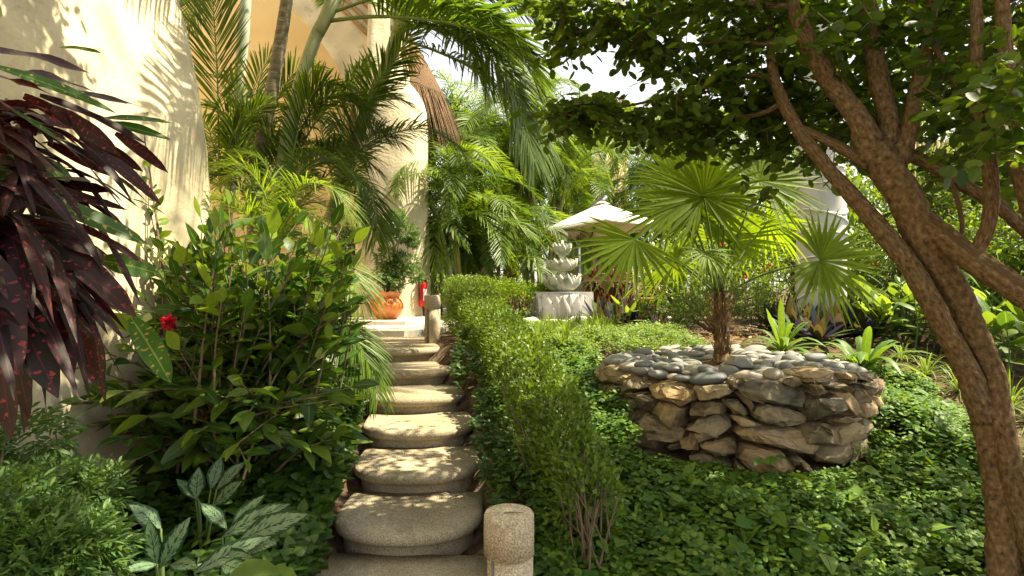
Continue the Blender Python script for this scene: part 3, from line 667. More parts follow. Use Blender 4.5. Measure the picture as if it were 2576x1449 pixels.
for c in cs:
    b = MB(); b.tube([hub, (hub * .4 + (ap + c) * .3) - [0, 0, .0], (ap + c) / 2 - [0, 0, .05]], .010, 6, smooth=2); b.build('strut', M['black'], um)
pb = np.array([1.55, 13.4, 1.04]); armtop = at(1524, 497, 11.6)
b = MB(); b.tube([ap + [0, 0, .03], armtop, armtop + [-.03, .25, .02], at(1480, 530, 12.4), [pb[0], pb[1], 2.7]], .035, 10, smooth=5); b.build('arm', M['grey'], um)
b = MB(); b.tube([pb, pb + [0, 0, 1.95]], .04, 12, smooth=1); b.build('pole', M['grey'], um)
b = MB(); b.box((pb[0] - .4, pb[1] - .4, 1.037), (pb[0] + .4, pb[1] + .4, 1.1)); b.build('base', M['black'], um, smooth=False)

# ------------------------------------------------------------------ patio table and chairs
tz = at(1530, 704, 11.6)[2]
tb = thing('patio_table', 'long brown topped patio table on curled iron legs under the umbrella', 'table', (1.9, 11.6, 1.04))
x0, x1 = at(1462, 0, 11.6)[0], at(1603, 0, 11.6)[0]
b = MB(); b.box((x0, 11.25, tz), (x1, 12.1, tz + .035)); b.build('tabletop', M['wood'], tb, smooth=False)
b = MB(); b.box((x0 + .02, 11.27, tz - .03), (x1 - .02, 12.08, tz - .001)); b.build('apron', M['iron'], tb, smooth=False)
for lx in (x0 + .14, x1 - .14):
    for ly in (11.36, 11.98):
        b = MB(); b.tube([(lx, ly, tz - .02), (lx + .03, ly, tz - .2), (lx - .03, ly, 1.35), (lx + .05, ly, 1.045)], .014, 8); b.build('leg', M['iron'], tb)
def spiral(b, c, r0, r1, a0, turns, rad, ux=(1, 0, 0), uz=(0, 0, 1), sg=1):
    ux, uz = np.asarray(ux, float), np.asarray(uz, float); k = np.linspace(0, 1, int(18 * turns) + 2)
    b.tube([np.asarray(c) + (r0 + (r1 - r0) * t) * (math.cos(a0 + sg * t * turns * 6.283) * ux + math.sin(a0 + sg * t * turns * 6.283) * uz) for t in k], rad, 6, smooth=1)
def chair(lab, px0, px1, ytop, yseat, d, facing):
    L, Rr = at(px0, 0, d)[0], at(px1, 0, d)[0]; zt = at(0, ytop, d)[2]; zs = at(0, yseat, d)[2]; gzv = 1.04
    cx = (L + Rr) / 2; wd = Rr - L
    ch = thing('patio_chair', lab, 'chair', (cx, d, gzv))
    s = facing      # seat extends towards s (x), back plane lies across
    bx = np.array([1, 0, 0.])
    b = MB()
    lean = .10
    for sx in (-.5, .5): b.tube([(cx + sx * wd * .88, d, zs), (cx + sx * wd, d + lean, zt)], .014, 8, smooth=1)
    b.tube([(cx - wd * .5, d + lean, zt), (cx, d + lean, zt + .015), (cx + wd * .5, d + lean, zt)], .014, 8)
    b.tube([(cx - wd * .45, d + .01, zs + .09), (cx + wd * .45, d + .01, zs + .09)], .010, 8, smooth=1)
    for sg in (-1, 1): spiral(b, (cx + sg * (wd * .5 + .03), d + lean, zt + .0), .035, .008, np.pi if sg > 0 else 0, 1.1, .009, sg=-sg)
    b.build('back_frame', M['iron'], ch)
    b = MB(); zc = (zt + zs + .09) / 2; r = wd * .17; h = (zt - zs - .09)
    uz = np.array([0, lean / (zt - zs), 1.])
    c0 = np.array([cx, d + lean * .55, zc])
    for i, zz in enumerate((-.34, 0, .34)):
        for sg in (-1, 1):
            spiral(b, c0 + uz * (zz * h) + bx * sg * wd * .19, r, .012, math.pi / 2 * sg, 1.6, .008, uz=uz, sg=sg)
    for q in (-1, 1):
        b.tube([c0 + bx * q * wd * .3 - uz * h * .42, c0 - bx * q * wd * .12, c0 + bx * q * wd * .3 + uz * h * .42], .008, 6)
        b.tube([c0 - bx * q * wd * .1 - uz * h * .5, c0 + bx * q * wd * .3, c0 - bx * q * wd * .1 + uz * h * .5], .008, 6)
    b.build('scrollwork', M['iron'], ch)
    b = MB(); b.box((cx - wd * .52, d - .50, zs - .02), (cx + wd * .52, d - .005, zs + .03)); sobj = b.build('seat', M['wood'], ch, smooth=False); bv = sobj.modifiers.new('b', 'BEVEL'); bv.width = .015; bv.segments = 2
    for sx in (-.47, .47):
        for dy in (-.46, -.03):
            b = MB(); b.tube([(cx + sx * wd, d + dy, zs - .02), (cx + sx * wd * 1.02, d + dy, (zs + gzv) / 2), (cx + sx * wd * 1.12, d + dy + (-.03 if dy < -.1 else .05), gzv)], .013, 8); b.build('leg', M['iron'], ch)
    for sg in (-1, 1):
        b = MB(); x = cx + sg * wd * .55; za = zs + .22
        b.tube([(x, d + .03, za + .02), (x, d - .2, za + .03), (x, d - .42, za), (x, d - .47, za - .06), (x, d - .43, za - .09), (x, d - .40, za - .05)], .012, 8); b.tube([(x, d - .38, za), (x, d - .44, zs + .1), (x, d - .36, zs)], .010, 8); b.build('armrest', M['iron'], ch)
    return ch
chair('bronze scrollwork patio chair facing the camera at the right end of the table', 1594, 1641, 676, 752, 11.05, 1)
chair('bronze scrollwork patio chair half hidden between the lotus fountain and the table', 1395, 1445, 703, 768, 11.15, 1)
chair('bronze iron patio chair tucked behind the middle of the long table', 1500, 1545, 690, 765, 12.5, 1)
# ------------------------------------------------------------------ round dry stone planter with pebbles
PCX, PCY, PR, PZ = 1.77, 4.70, 1.0, EYE - .61
struct_soil = MB(); struct_soil.lathe([(PR - .16, .2), (PR - .14, PZ - .2), (PR - .12, PZ - .06), (PR - .3, PZ - .035), (.25, PZ - .005), (.12, PZ + .035), (.02, PZ + .04)], PCX, PCY, 60)
struct(struct_soil.build('planter_soil', M['soil']))
def hit(px, py, rad):
    dx = (px - HX) / FOC; dz = -(py - HY) / FOC
    a = dx * dx + 1; bq = -2 * (dx * PCX + PCY); c = PCX ** 2 + PCY ** 2 - rad ** 2
    disc = bq * bq - 4 * a * c
    t = (-bq - math.sqrt(max(disc, 0))) / (2 * a)
    return np.array([t * dx, t, EYE + t * dz])
ROCKS = [
 ([(165,365),(250,360),(365,480),(290,530),(185,490),(150,430)], 'tilted grey brown slab at the far left end of the dry stone ring'),
 ([(190,505),(310,540),(300,640),(265,680),(195,630)], 'upright tan stone low at the far left end of the dry stone ring'),
 ([(365,465),(430,465),(510,550),(400,580),(345,545)], None),
 ([(350,580),(500,585),(480,640),(380,640)], None),
 ([(330,610),(450,650),(450,720),(320,700)], None),
 ([(505,550),(590,495),(720,530),(900,580),(910,660),(810,695),(620,640)], 'long sloping brown slab on the left of the ring top course with sun spots'),
 ([(895,555),(960,540),(1200,520),(1225,585),(1130,625),(940,665),(915,630)], 'wedge shaped stone in the top course, middle of the ring front'),
 ([(460,640),(510,605),(600,650),(560,700),(500,755),(455,710)], None),
 ([(515,755),(600,650),(690,665),(825,720),(810,800),(770,895),(620,820)], 'squarish tilted tan stone below the long sloping slab'),
 ([(845,690),(1000,665),(1140,665),(1170,740),(1020,770),(845,790)], 'flat rectangular stone in the second course of the ring front'),
 ([(1135,650),(1260,635),(1345,750),(1330,770),(1220,745),(1160,700)], None),
 ([(1195,490),(1235,480),(1255,560),(1225,580)], 'small pale upright stone wedged at the ring top beside the biggest slab'),
 ([(1235,560),(1290,480),(1500,480),(1640,520),(1850,570),(1875,640),(1830,735),(1640,680),(1430,640),(1350,620)], 'biggest brown slab leaning along the front rim of the dry stone ring'),
 ([(1230,590),(1330,600),(1390,690),(1365,720),(1280,650)], None),
 ([(1365,610),(1420,620),(1480,680),(1400,660)], None),
 ([(1195,785),(1270,770),(1400,830),(1405,860),(1310,865),(1230,830)], None),
 ([(1355,750),(1390,700),(1500,680),(1640,705),(1870,800),(1870,860),(1700,850),(1450,840),(1380,790)], 'layered long slab directly under the biggest slab'),
 ([(820,890),(870,840),(1000,790),(1110,755),(1200,800),(1215,870),(1110,945),(1000,920)], 'rounded peaked stone in the middle of the ring front'),
 ([(465,830),(500,770),(620,830),(800,910),(780,990),(700,1000),(560,970),(465,910)], 'broad dark shaded stone low on the left of the ring'),
 ([(1215,900),(1270,865),(1480,850),(1700,880),(1950,950),(2005,1000),(1960,1060),(1880,1100),(1640,1030),(1400,980),(1280,950)], 'longest dark slab lying low across the ring front'),
 ([(800,960),(880,920),(940,935),(935,1060),(810,1030)], None),
 ([(945,1005),(1060,965),(1200,960),(1260,1080),(1160,1115),(1080,1120)], 'faceted stone above the lowest course, left of the big base boulder'),
 ([(1225,1130),(1270,1150),(1420,1330),(1215,1290)], None),
 ([(1240,1110),(1300,1025),(1620,1070),(1680,1160),(1780,1210),(1720,1290),(1480,1330),(1400,1300)], 'big speckled base boulder at the foot of the dry stone ring'),
 ([(860,1090),(940,1070),(1120,1140),(1210,1200),(1200,1260),(1150,1320),(1050,1250),(930,1170)], 'sloping tan stone at the foot of the ring, left of the base boulder'),
 ([(1755,460),(1900,420),(2080,410),(2090,480),(1900,525),(1790,495)], 'flat brown slab topping the right part of the ring'),
 ([(1560,500),(1650,470),(1740,470),(1810,530),(1680,520)], None),
 ([(1800,510),(1850,500),(2000,580),(1990,610),(1910,630),(1870,600)], None),
 ([(1840,670),(1870,640),(2060,610),(2115,700),(2020,770),(1880,840),(1835,760)], 'chunky angular block on the right side of the ring'),
 ([(1950,530),(2080,510),(2180,560),(2160,580),(2000,570)], None),
 ([(2050,580),(2150,570),(2200,620),(2190,740),(2120,780),(2070,680)], 'bluish grey upright stone on the right side of the ring'),
 ([(2085,430),(2170,420),(2200,465),(2100,480)], None),
 ([(2180,420),(2340,430),(2360,470),(2200,490)], 'thin flat stone at the far right rim of the ring'),
 ([(2100,500),(2230,465),(2235,490),(2120,520)], None),
 ([(2180,530),(2220,520),(2280,640),(2250,700),(2190,680)], None),
 ([(2210,500),(2310,495),(2310,590),(2280,620)], None),
 ([(2000,820),(2090,785),(2200,770),(2190,830),(2060,880)], None),
 ([(1820,890),(1890,850),(1930,900),(1860,920)], None),
 ([(1915,850),(2000,880),(2075,940),(2060,955),(1940,910)], None),
 ([(1690,1130),(1750,1120),(1800,1150),(1760,1180),(1700,1170)], None),
 ([(1760,1120),(1840,1180),(1830,1240),(1770,1200)], None),
 ([(2190,740),(2220,700),(2270,760),(2240,790)], None),
 ([(700,1010),(790,1000),(780,1060),(700,1060)], None),
 ([(420,760),(470,740),(470,820),(430,810)], None),
 ([(1350,870),(1480,860),(1420,835),(1330,845)], None),
 ([(920,930),(1010,930),(1100,960),(950,985)], None),
]
def rock(poly, seed, label):
    g = rng(seed); Pc = np.array([(1466.8 + x * .3087, 805 + y * .3087) for x, y in poly], float)
    c = Pc.mean(0); area = np.ptp(Pc[:, 0]) * np.ptp(Pc[:, 1])
    low = np.clip((c[1] - 960) / 220, 0, 1)           # the wall battens a little: lower stones lie further out
    rad = PR - .02 + .05 * low
    bm = bmesh.new(); cen = hit(c[0], c[1], rad)
    outw = np.array([cen[0] - PCX, cen[1] - PCY, 0]); outw = outw / np.linalg.norm(outw)
    V = []
    tilt = g.normal(0, .05, 2)
    for (x, y) in Pc:
        p = hit(x, y, rad); v = p - cen
        push = float(np.clip(tilt[0] * (x - c[0]) / 30 + tilt[1] * (y - c[1]) / 30, -.05, .05))
        p = cen + v * .95; V.append(p + outw * (push - .005))                                   # full outline
        V.append(cen + v * .80 + outw * (.035 + push + g.uniform(-.012, .018)))  # front face, set in from the outline
        V.append(cen + v * .92 - outw * (.20 + g.uniform(0, .06)))           # hidden back
    V.append(cen + outw * (.045 + g.uniform(0, .03)) + g.normal(0, .02, 3))
    for p in V: bm.verts.new(Vector(p - cen))
    bmesh.ops.convex_hull(bm, input=bm.verts)
    for v in [v for v in bm.verts if not v.link_faces]: bm.verts.remove(v)
    bmesh.ops.bevel(bm, geom=list(bm.edges), offset=.003, segments=1, profile=.5, affect='EDGES')
    bmesh.ops.triangulate(bm, faces=bm.faces)
    for _ in range(2):
        ed = [e for e in bm.edges if e.calc_length() > .075]
        if ed: bmesh.ops.subdivide_edges(bm, edges=ed, cuts=1)
        bmesh.ops.triangulate(bm, faces=bm.faces)
    ax = Vector((g.normal(0, .15), g.normal(0, .15), 1)).normalized()
    bm.normal_update()
    for v in bm.verts:
        q = v.co + Vector(cen); lay = mnoise.noise(Vector((q.x * 5, q.y * 5, (q @ ax) * 55)))        # bedding layers
        cv = mnoise.voronoi(q * 11 + Vector((seed, 0, 0)))[0]
        dsp = (cv[0] - .35) * .016 + (lay - lay % .34) * .018 + g.uniform(-.005, .005)
        v.co += v.normal * dsp
    m = bpy.data.meshes.new('planter_stone'); bm.to_mesh(m); bm.free(); m.materials.append(M['rock'])
    o = bpy.data.objects.new('planter_stone', m); C.objects.link(o); o.location = [float(x) for x in cen]
    if label: tag(o, label, 'stone')
    else: tag(o, 'smaller brown stone fitted between the large slabs of the dry stone ring', 'stone', 'small stones of the dry stone ring')
for i, (poly, lab) in enumerate(ROCKS): rock(poly, 100 + i, lab)
# stones of the ring that the front ones hide, sides and back: same courses all round
g = rng(77)
ga = math.atan2(-PCY, -PCX)
for course, zc in enumerate((PZ - .07, PZ - .22)):
    for a in np.arange(0, 2 * np.pi, .29):
        a2 = a + course * .14
        x, y = PCX + (PR - .06) * math.cos(a2), PCY + (PR - .06) * math.sin(a2)
        da = (a2 - ga + np.pi) % (2 * np.pi) - np.pi
        if abs(da) < 1.0 or (course == 1 and abs(da) > 2.0): continue
        o = rough_slab('planter_stone', (x, y, zc - (.03 if course == 0 else 0)), (.13, .17, .075), M['rock'], 300 + int(a * 100) + course, None, None)
        o.rotation_euler = (g.normal(0, .08), g.normal(0, .08), a2)
        tag(o, 'smaller brown stone fitted between the large slabs of the dry stone ring', 'stone', 'small stones of the dry stone ring')
for course, zc in enumerate((PZ - .34, PZ - .47)):
    for da in (-1.25, -1.0, -.78, .62, .85, 1.08, 1.3):
        a2 = ga + da + .1 * course; x, y = PCX + (PR - .07) * math.cos(a2), PCY + (PR - .07) * math.sin(a2)
        o = rough_slab('planter_stone', (x, y, zc), (.13, .17, .085), M['rock'], 700 + int(da * 100) + course, None, None); o.rotation_euler = (g.normal(0, .1), g.normal(0, .1), a2)
        tag(o, 'smaller brown stone fitted between the large slabs of the dry stone ring', 'stone', 'small stones of the dry stone ring')
# pebbles
def pebble_mesh(seed):
    bm = bmesh.new(); bmesh.ops.create_icosphere(bm, subdivisions=3, radius=1.0)
    for v in bm.verts:
        n = mnoise.noise(v.co * 1.1 + Vector((seed * 7.1, 0, 0))); v.co *= 1 + .16 * n
        v.co.x *= 1 + .06 * v.co.y
    m = bpy.data.meshes.new('pebble'); bm.to_mesh(m); bm.free()
    for p in m.polygons: p.use_smooth = True
    return m
PM = [pebble_mesh(i) for i in range(7)]; PMc = [m.copy() for m in PM[:3]]
for m in PM: m.materials.append(M['pebble'])
for m in PMc: m.materials.append(M['creampebble'])
g = rng(12); placed = []
def try_place(n, rmin, rmax, layer, meshes, lab, grp, tries=4000, press=.80):
    k = 0
    for _ in range(tries):
        if k >= n: break
        rr = math.sqrt(g.uniform(0, 1)) * (PR - .10); a = g.uniform(0, 2 * np.pi); x, y = PCX + rr * math.cos(a), PCY + rr * math.sin(a)
        s = g.uniform(rmin, rmax); ratio = g.uniform(.58, .8)
        hx_, hy_ = x - 1.66, y - 4.62
        if (hx_ / .24) ** 2 + (hy_ / .27) ** 2 < 1: continue
        if any((x - p[0]) ** 2 + (y - p[1]) ** 2 < (press * (s + p[2])) ** 2 * .78 for p in placed if p[3] == layer): continue
        placed.append((x, y, s, layer)); k += 1
        o = bpy.data.objects.new('river_pebble', meshes[int(g.integers(len(meshes)))]); C.objects.link(o)
        hgt = s * g.uniform(.34, .48); zb = PZ - .035 + .045 * layer
        o.location = (x, y, zb + hgt * .7); o.scale = (s, s * ratio, hgt); o.rotation_euler = (g.normal(0, .12), g.normal(0, .12), g.normal(0, .55) + (math.pi if g.random() < .5 else 0))
        tag(o, lab, 'pebble', grp)
    return k
GL, GG = 'smooth grey river pebble lying on the round planter around the fan palm', 'grey river pebbles on the planter'
CL, CG = 'small cream river pebble lying among the larger grey ones on the round planter', 'cream river pebbles on the planter'
try_place(34, .03, .05, 0, PMc, CL, CG, press=.95); try_place(60, .09, .14, 0, PM, GL, GG, press=.72); try_place(80, .05, .085, 0, PM, GL, GG, press=.74); try_place(55, .05, .10, 1, PM, GL, GG, press=1.0)
try_place(60, .028, .05, 0, PMc, CL, CG, press=.95); try_place(28, .022, .038, 1, PMc, CL, CG, press=1.0)
q = at(1858, 925, 4.25); o = rough_slab('dark_rock', (q[0], q[1], PZ + .06), (.095, .075, .06), M['pebble'], 61, 'blocky grey rock lying on the pebbles just right of the fan palm trunk', 'rock')
# ------------------------------------------------------------------ palm fronds
UPV = np.array([0, 0, 1.])
def frond_into(br, bl, ctrl, n, L, W, seed, droop=.25, vee=.35, u0=.16, up=None, rad=.012, ang=(62, 28), rows=STRAP, flop=0.0, split=.06):
    """br: rib mesh, bl: leaflet mesh; ctrl = control points of the rib"""
    g = rng(seed); P = sample(ctrl, 26); T = nrm(np.gradient(P, axis=0))
    br.tube(P, np.linspace(rad, rad * .25, 26), 6, smooth=1)
    u = np.linspace(u0, .995, n); u = np.clip(u + g.normal(0, .25 / n, n), u0, .999)
    p = np.stack([np.interp(u, np.linspace(0, 1, 26), P[:, k]) for k in range(3)], 1)
    t = nrm(np.stack([np.interp(u, np.linspace(0, 1, 26), T[:, k]) for k in range(3)], 1))
    upv = UPV if up is None else np.asarray(up, float)
    B = nrm(np.cross(t, upv) + 1e-4); N = nrm(np.cross(B, t))
    s = (u - u0) / (1 - u0)
    prof = np.interp(s, [0, .12, .4, .75, 1], [.55, .85, 1, .75, .32])
    for sg in (-1, 1):
        a = R(ang[0]) + (R(ang[1]) - R(ang[0])) * s + g.normal(0, split, n)
        v = vee * np.interp(s, [0, .7, 1], [1, .7, .35]) + g.normal(0, split * 1.6, n)
        D = B * sg * (np.sin(a) * np.cos(v))[:, None] + t * np.cos(a)[:, None] + N * (np.sin(a) * np.sin(v))[:, None]
        D = nrm(D + np.array([0, 0, -flop]))
        S = t - D * np.sum(t * D, 1, keepdims=True)
        dr = droop * g.uniform(.5, 1.5, n)
        bl.add(*strips(p, D, S, L * prof * g.uniform(.88, 1.08, n), W * g.uniform(.8, 1.15, n) * np.interp(s, [0, .6, 1], [.8, 1, .6]), dr, STRAP, .22))
class Both(MB):
    pass
def frond_obj(parent, ctrl, n, L, W, seed, mat, local=False, label=None, **k):
    br, bl = MB(), MB(); frond_into(br, bl, ctrl, n, L, W, seed, **k)
    f = bl.build('frond', M[mat], parent, local=local, label=label); 
    # the rib is the frond's own piece
    off = WLOC.get(parent.name, (0, 0, 0)) if not local else (0, 0, 0)
    WLOC[f.name] = off
    V = br.build('rib', M['palmrib'], f, local=local)
    return f
def ringed_trunk(parent, P, r, mat, n_rings, seed, name='trunk', scar=True):
    b = MB(); r = np.asarray(r, float); b.tube(P, r, 14, smooth=8, wob=.02, seed=seed); o = b.build(name, M[mat], parent)
    Q = sample(P, 200); T = nrm(np.gradient(Q, axis=0)); g = rng(seed); u = np.linspace(.03, .97, n_rings) + g.normal(0, .006, n_rings)
    rr = np.interp(np.linspace(0, 1, 200), np.linspace(0, 1, len(r)), r)
    if scar:
        b = MB()
        for x in u:
            i = int(np.clip(x, 0, 1) * 198); c = Q[i]; t = nrm(T[i] + g.normal(0, .05, 3)); h = rr[i] * .13
            b.tube([c - t * h, c, c + t * h], [rr[i] * 1.0, rr[i] * 1.045, rr[i] * .99], 14, smooth=1, cap=False)
        b.build('leaf_scar', M['scar'], o)
    return o
AG = 'palms in front of the house recess'
def pal(name, label, base, group=AG):
    return thing(name, label, 'palm', base, group)
PA = pal('areca_palm', 'palm with grey brown ringed trunk leaning right, left of the green ringed one', at(655, 470, 6.3))
ringed_trunk(PA, pts([(640, 620, 6.3), (652, 420, 6.3), (675, 280, 6.35), (700, 140, 6.4), (722, 0, 6.4), (745, -160, 6.5)]), np.array([19, 18, 17, 16, 15, 12]) / FOC * 6.3, 'ring', 26, 3)
PBp = pal('areca_palm', 'palm with smooth green ringed trunk and long arching fronds over the white column', at(715, 470, 6.0))
ringed_trunk(PBp, pts([(700, 620, 6.0), (716, 400, 6.0), (745, 250, 6.05), (788, 110, 6.1), (815, 50, 6.1)]), np.array([20, 18, 17, 16, 15]) / FOC * 6, 'cane', 15, 4)
b = MB(); b.tube(pts([(800, 85, 6.1), (832, 15, 6.1), (850, -60, 6.15), (862, -140, 6.2)]), np.array([15, 18, 15, 7]) / FOC * 6, 12, smooth=6); b.build('crownshaft', M['cane'], PBp)
PC_ = pal('areca_palm', 'slim palm with pale crownshaft before the ochre recess beside the buttress wall', at(585, 470, 7.5))
ringed_trunk(PC_, pts([(560, 620, 7.5), (585, 420, 7.5), (600, 260, 7.5), (607, 150, 7.5)]), np.array([15, 15, 14, 13]) / FOC * 7.5, 'cane', 12, 5)
b = MB(); b.tube(pts([(606, 165, 7.5), (612, 80, 7.5), (620, -10, 7.5), (630, -90, 7.5)]), np.array([13, 15, 12, 7]) / FOC * 7.5, 12, smooth=6); b.build('crownshaft', M['paleshaft'], PC_)
PD = pal('areca_palm', 'palm with leaning grey green trunk and yellow flower stalk in front of the white column', at(880, 400, 7.2))
ringed_trunk(PD, pts([(830, 560, 7.2), (890, 360, 7.2), (945, 235, 7.2), (985, 130, 7.2), (1012, 40, 7.2)]), np.array([17, 17, 16, 15, 14]) / FOC * 7.2, 'cane', 14, 6)
b = MB(); b.tube(pts([(1000, 90, 7.2), (1015, 30, 7.2), (1028, -50, 7.2)]), np.array([17, 18, 9]) / FOC * 7.2, 12, smooth=6); b.build('crownshaft', M['cane2'], PD)
b = MB(); g = rng(4)
for k in range(26):
    e = at(1040 + g.normal(0, 16), 168 + g.normal(0, 16), 7.0 + g.normal(0, .06)); s = at(1008, 120, 7.15); b.tube([s, (s + e) / 2 + [0, -.05, .03], e, e - [0, 0, .05]], [.008, .007, .006, .004], 5)
b.build('flower_stalk', M['yellow'], PD)
PE = pal('areca_palm', 'low bright sunny palm with fine feathery fronds behind the leafy bush', at(690, 640, 5.0))
PF = pal('areca_palm', 'young palm with fronds drooping in front of the uppermost stone steps', at(800, 760, 4.6))
F = lambda own, P, n, L, W, seed, mat='palm', **k: frond_obj(own, pts(P), int(n * (1.4 if n < 70 else 1.1)), L * 1.1, W * .74, seed, mat, **k)
# palm C (leftmost)
F(PC_, [(552, 440, 5.9), (549, 300, 5.9), (545, 150, 5.9), (528, -90, 6.0)], 46, .62, .026, 11, droop=.05, vee=.1, u0=.30, up=(0.1, -1, .2), ang=(38, 20))
F(PC_, [(548, 440, 5.9), (590, 340, 5.9), (655, 270, 5.9), (700, 262, 5.9)], 40, .45, .026, 12, droop=.3, vee=.3, u0=.25)
F(PC_, [(620, -20, 7.4), (560, -60, 7.0), (500, -20, 6.6), (470, 60, 6.4)], 46, .55, .028, 13)
F(PC_, [(620, -40, 7.4), (640, -130, 7.6), (600, -230, 7.9), (540, -260, 8.2)], 46, .55, .028, 14)
# palm A crown mostly above the frame, dark young fronds round its foot
for i, P in enumerate([[(745, -150, 6.5), (700, -260, 6.2), (600, -280, 5.8), (520, -180, 5.4)], [(745, -150, 6.5), (800, -270, 6.5), (900, -270, 6.4), (980, -170, 6.2)], [(745, -150, 6.5), (760, -280, 7), (740, -330, 7.6), (700, -300, 8.2)]]):
    F(PA, P, 48, .6, .03, 20 + i)
F(PA, [(650, 470, 6.6), (612, 330, 6.6), (590, 220, 6.6), (545, 190, 6.4)], 46, .50, .034, 24, droop=.2)
F(PA, [(650, 470, 6.8), (680, 300, 6.9), (735, 190, 6.9), (800, 165, 6.8)], 46, .55, .034, 25, droop=.25)
F(PA, [(650, 480, 6.3), (600, 400, 6.2), (560, 370, 6.1), (520, 420, 6.0)], 44, .5, .03, 26, droop=.3)
F(PA, [(660, 480, 6.9), (640, 300, 7.0), (660, 180, 7.0), (700, 120, 7.0)], 44, .5, .034, 27, droop=.2)
# palm B
F(PBp, [(832, 52, 6.1), (930, 42, 5.95), (1060, 47, 5.8), (1200, 75, 5.7), (1300, 130, 5.65), (1352, 215, 5.65)], 84, .90, .048, 30, droop=.28, vee=.42, u0=.22, ang=(66, 32), rad=.022)
F(PBp, [(845, 0, 6.1), (960, -70, 6.2), (1150, -80, 6.3), (1330, 10, 6.4)], 60, .8, .038, 31, droop=.3, vee=.3, rad=.02)
F(PBp, [(840, -40, 6.1), (800, -160, 5.9), (700, -200, 5.6), (600, -120, 5.3)], 52, .65, .034, 32, rad=.02)
F(PBp, [(855, -60, 6.2), (900, -220, 6.6), (1000, -300, 7.2), (1120, -250, 7.8)], 52, .7, .034, 33, rad=.02)
F(PBp, [(730, 430, 6.3), (770, 300, 6.3), (830, 240, 6.2), (935, 275, 6.1)], 50, .55, .032, 34, droop=.3)
F(PBp, [(725, 430, 6.4), (800, 300, 6.5), (870, 250, 6.5), (955, 330, 6.4)], 50, .6, .034, 35, droop=.35)
F(PBp, [(735, 470, 6.4), (800, 400, 6.3), (870, 370, 6.2), (940, 420, 6.1)], 50, .5, .03, 36, droop=.35)
F(PBp, [(725, 470, 6.0), (750, 330, 6.0), (800, 220, 6.0), (875, 220, 5.9)], 50, .5, .03, 37, droop=.2)
# palm D
F(PD, [(1012, 75, 7.2), (1090, 68, 6.6), (1190, 110, 6.2), (1285, 215, 5.9), (1345, 400, 5.7)], 88, .82, .048, 40, droop=.40, vee=.25, u0=.15, ang=(62, 26), rad=.02)
F(PD, [(1012, 100, 7.2), (1100, 130, 6.9), (1200, 180, 6.7), (1290, 270, 6.5), (1330, 380, 6.4)], 76, .75, .042, 41, droop=.35, vee=.3, rad=.018)
F(PD, [(1022, -20, 7.2), (1100, -80, 7.3), (1250, -60, 7.5), (1400, 50, 7.6)], 60, .75, .036, 42, vee=.5, rad=.018)
F(PD, [(1020, 20, 7.2), (1120, -20, 7.0), (1260, -10, 6.9), (1370, 60, 6.8)], 60, .7, .036, 43, vee=.5, rad=.018)
F(PD, [(900, 300, 6.9), (940, 220, 6.7), (985, 160, 6.6), (1035, 85, 6.5)], 46, .55, .034, 44, droop=.25, vee=.15, u0=.1)
F(PD, [(862, 430, 6.8), (915, 370, 6.6), (990, 335, 6.5), (1075, 325, 6.4), (1150, 370, 6.3), (1180, 420, 6.3)], 60, .48, .030, 45, droop=.35, vee=.3, u0=.12)
F(PD, [(850, 470, 6.6), (890, 445, 6.5), (925, 470, 6.4), (945, 535, 6.3), (948, 600, 6.3)], 46, .42, .028, 46, droop=.45, vee=.1, u0=.15)
F(PD, [(860, 440, 7.0), (900, 300, 7.0), (960, 240, 7.0), (1030, 260, 7.0)], 46, .55, .034, 47, droop=.35)
F(PD, [(1005, 80, 7.3), (960, -20, 7.4), (900, -60, 7.5), (830, 0, 7.6)], 46, .6, .034, 48)
# low palms
for i, P in enumerate([[(690, 640, 5.0), (722, 520, 5.0), (770, 462, 4.9), (842, 480, 4.8), (892, 555, 4.75)], [(690, 640, 5.0), (670, 500, 4.9), (610, 420, 4.8), (530, 430, 4.7), (480, 500, 4.7)],
        [(690, 640, 5.1), (690, 480, 5.2), (655, 400, 5.2), (590, 380, 5.2)], [(695, 640, 5.2), (740, 500, 5.4), (760, 400, 5.5), (830, 390, 5.5)], [(690, 640, 5.0), (620, 540, 4.8), (540, 500, 4.6), (450, 520, 4.5)]]):
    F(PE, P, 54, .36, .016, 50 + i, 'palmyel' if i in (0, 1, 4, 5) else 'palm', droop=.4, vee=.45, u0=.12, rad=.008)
for i, P in enumerate([[(780, 720, 4.7), (815, 655, 4.5), (860, 660, 4.4), (898, 715, 4.3), (912, 790, 4.3)], [(800, 790, 4.6), (850, 790, 4.4), (900, 850, 4.3), (935, 930, 4.25), (952, 1000, 4.2)],
        [(800, 760, 4.7), (790, 650, 4.8), (760, 590, 4.9), (710, 590, 5.0)], [(800, 800, 4.5), (860, 830, 4.3), (895, 900, 4.2), (905, 960, 4.2)]]):
    F(PF, P, 50, .32, .016, 60 + i, 'palmyel' if i in (0, 2) else 'palm', droop=.45, vee=.3, u0=.12, rad=.007)


# long hanging fronds over the thatch and the terrace
for i, (own, P) in enumerate([(PD, [(1015, 70, 7.2), (1080, 60, 7.0), (1165, 100, 6.9), (1215, 190, 6.9)]), (PD, [(1012, 80, 7.2), (1080, 25, 6.9), (1180, 35, 6.7), (1265, 110, 6.6), (1310, 220, 6.6)]),  
  (PBp, [(840, 30, 6.1), (950, -5, 6.0), (1100, -15, 5.8), (1250, 40, 5.6), (1335, 115, 5.5)]), (PD, [(1020, 40, 7.3), (1130, 20, 7.5), (1240, 80, 7.7), (1315, 200, 7.9)]), 
  (PD, [(1015, 60, 7.2), (1100, 10, 7.0), (1230, 50, 6.9), (1340, 160, 6.8), (1385, 290, 6.8)])]):
    F(own, P, 80, .68, .040, 1300 + i, droop=.45, vee=.2, u0=.14, rad=.017)
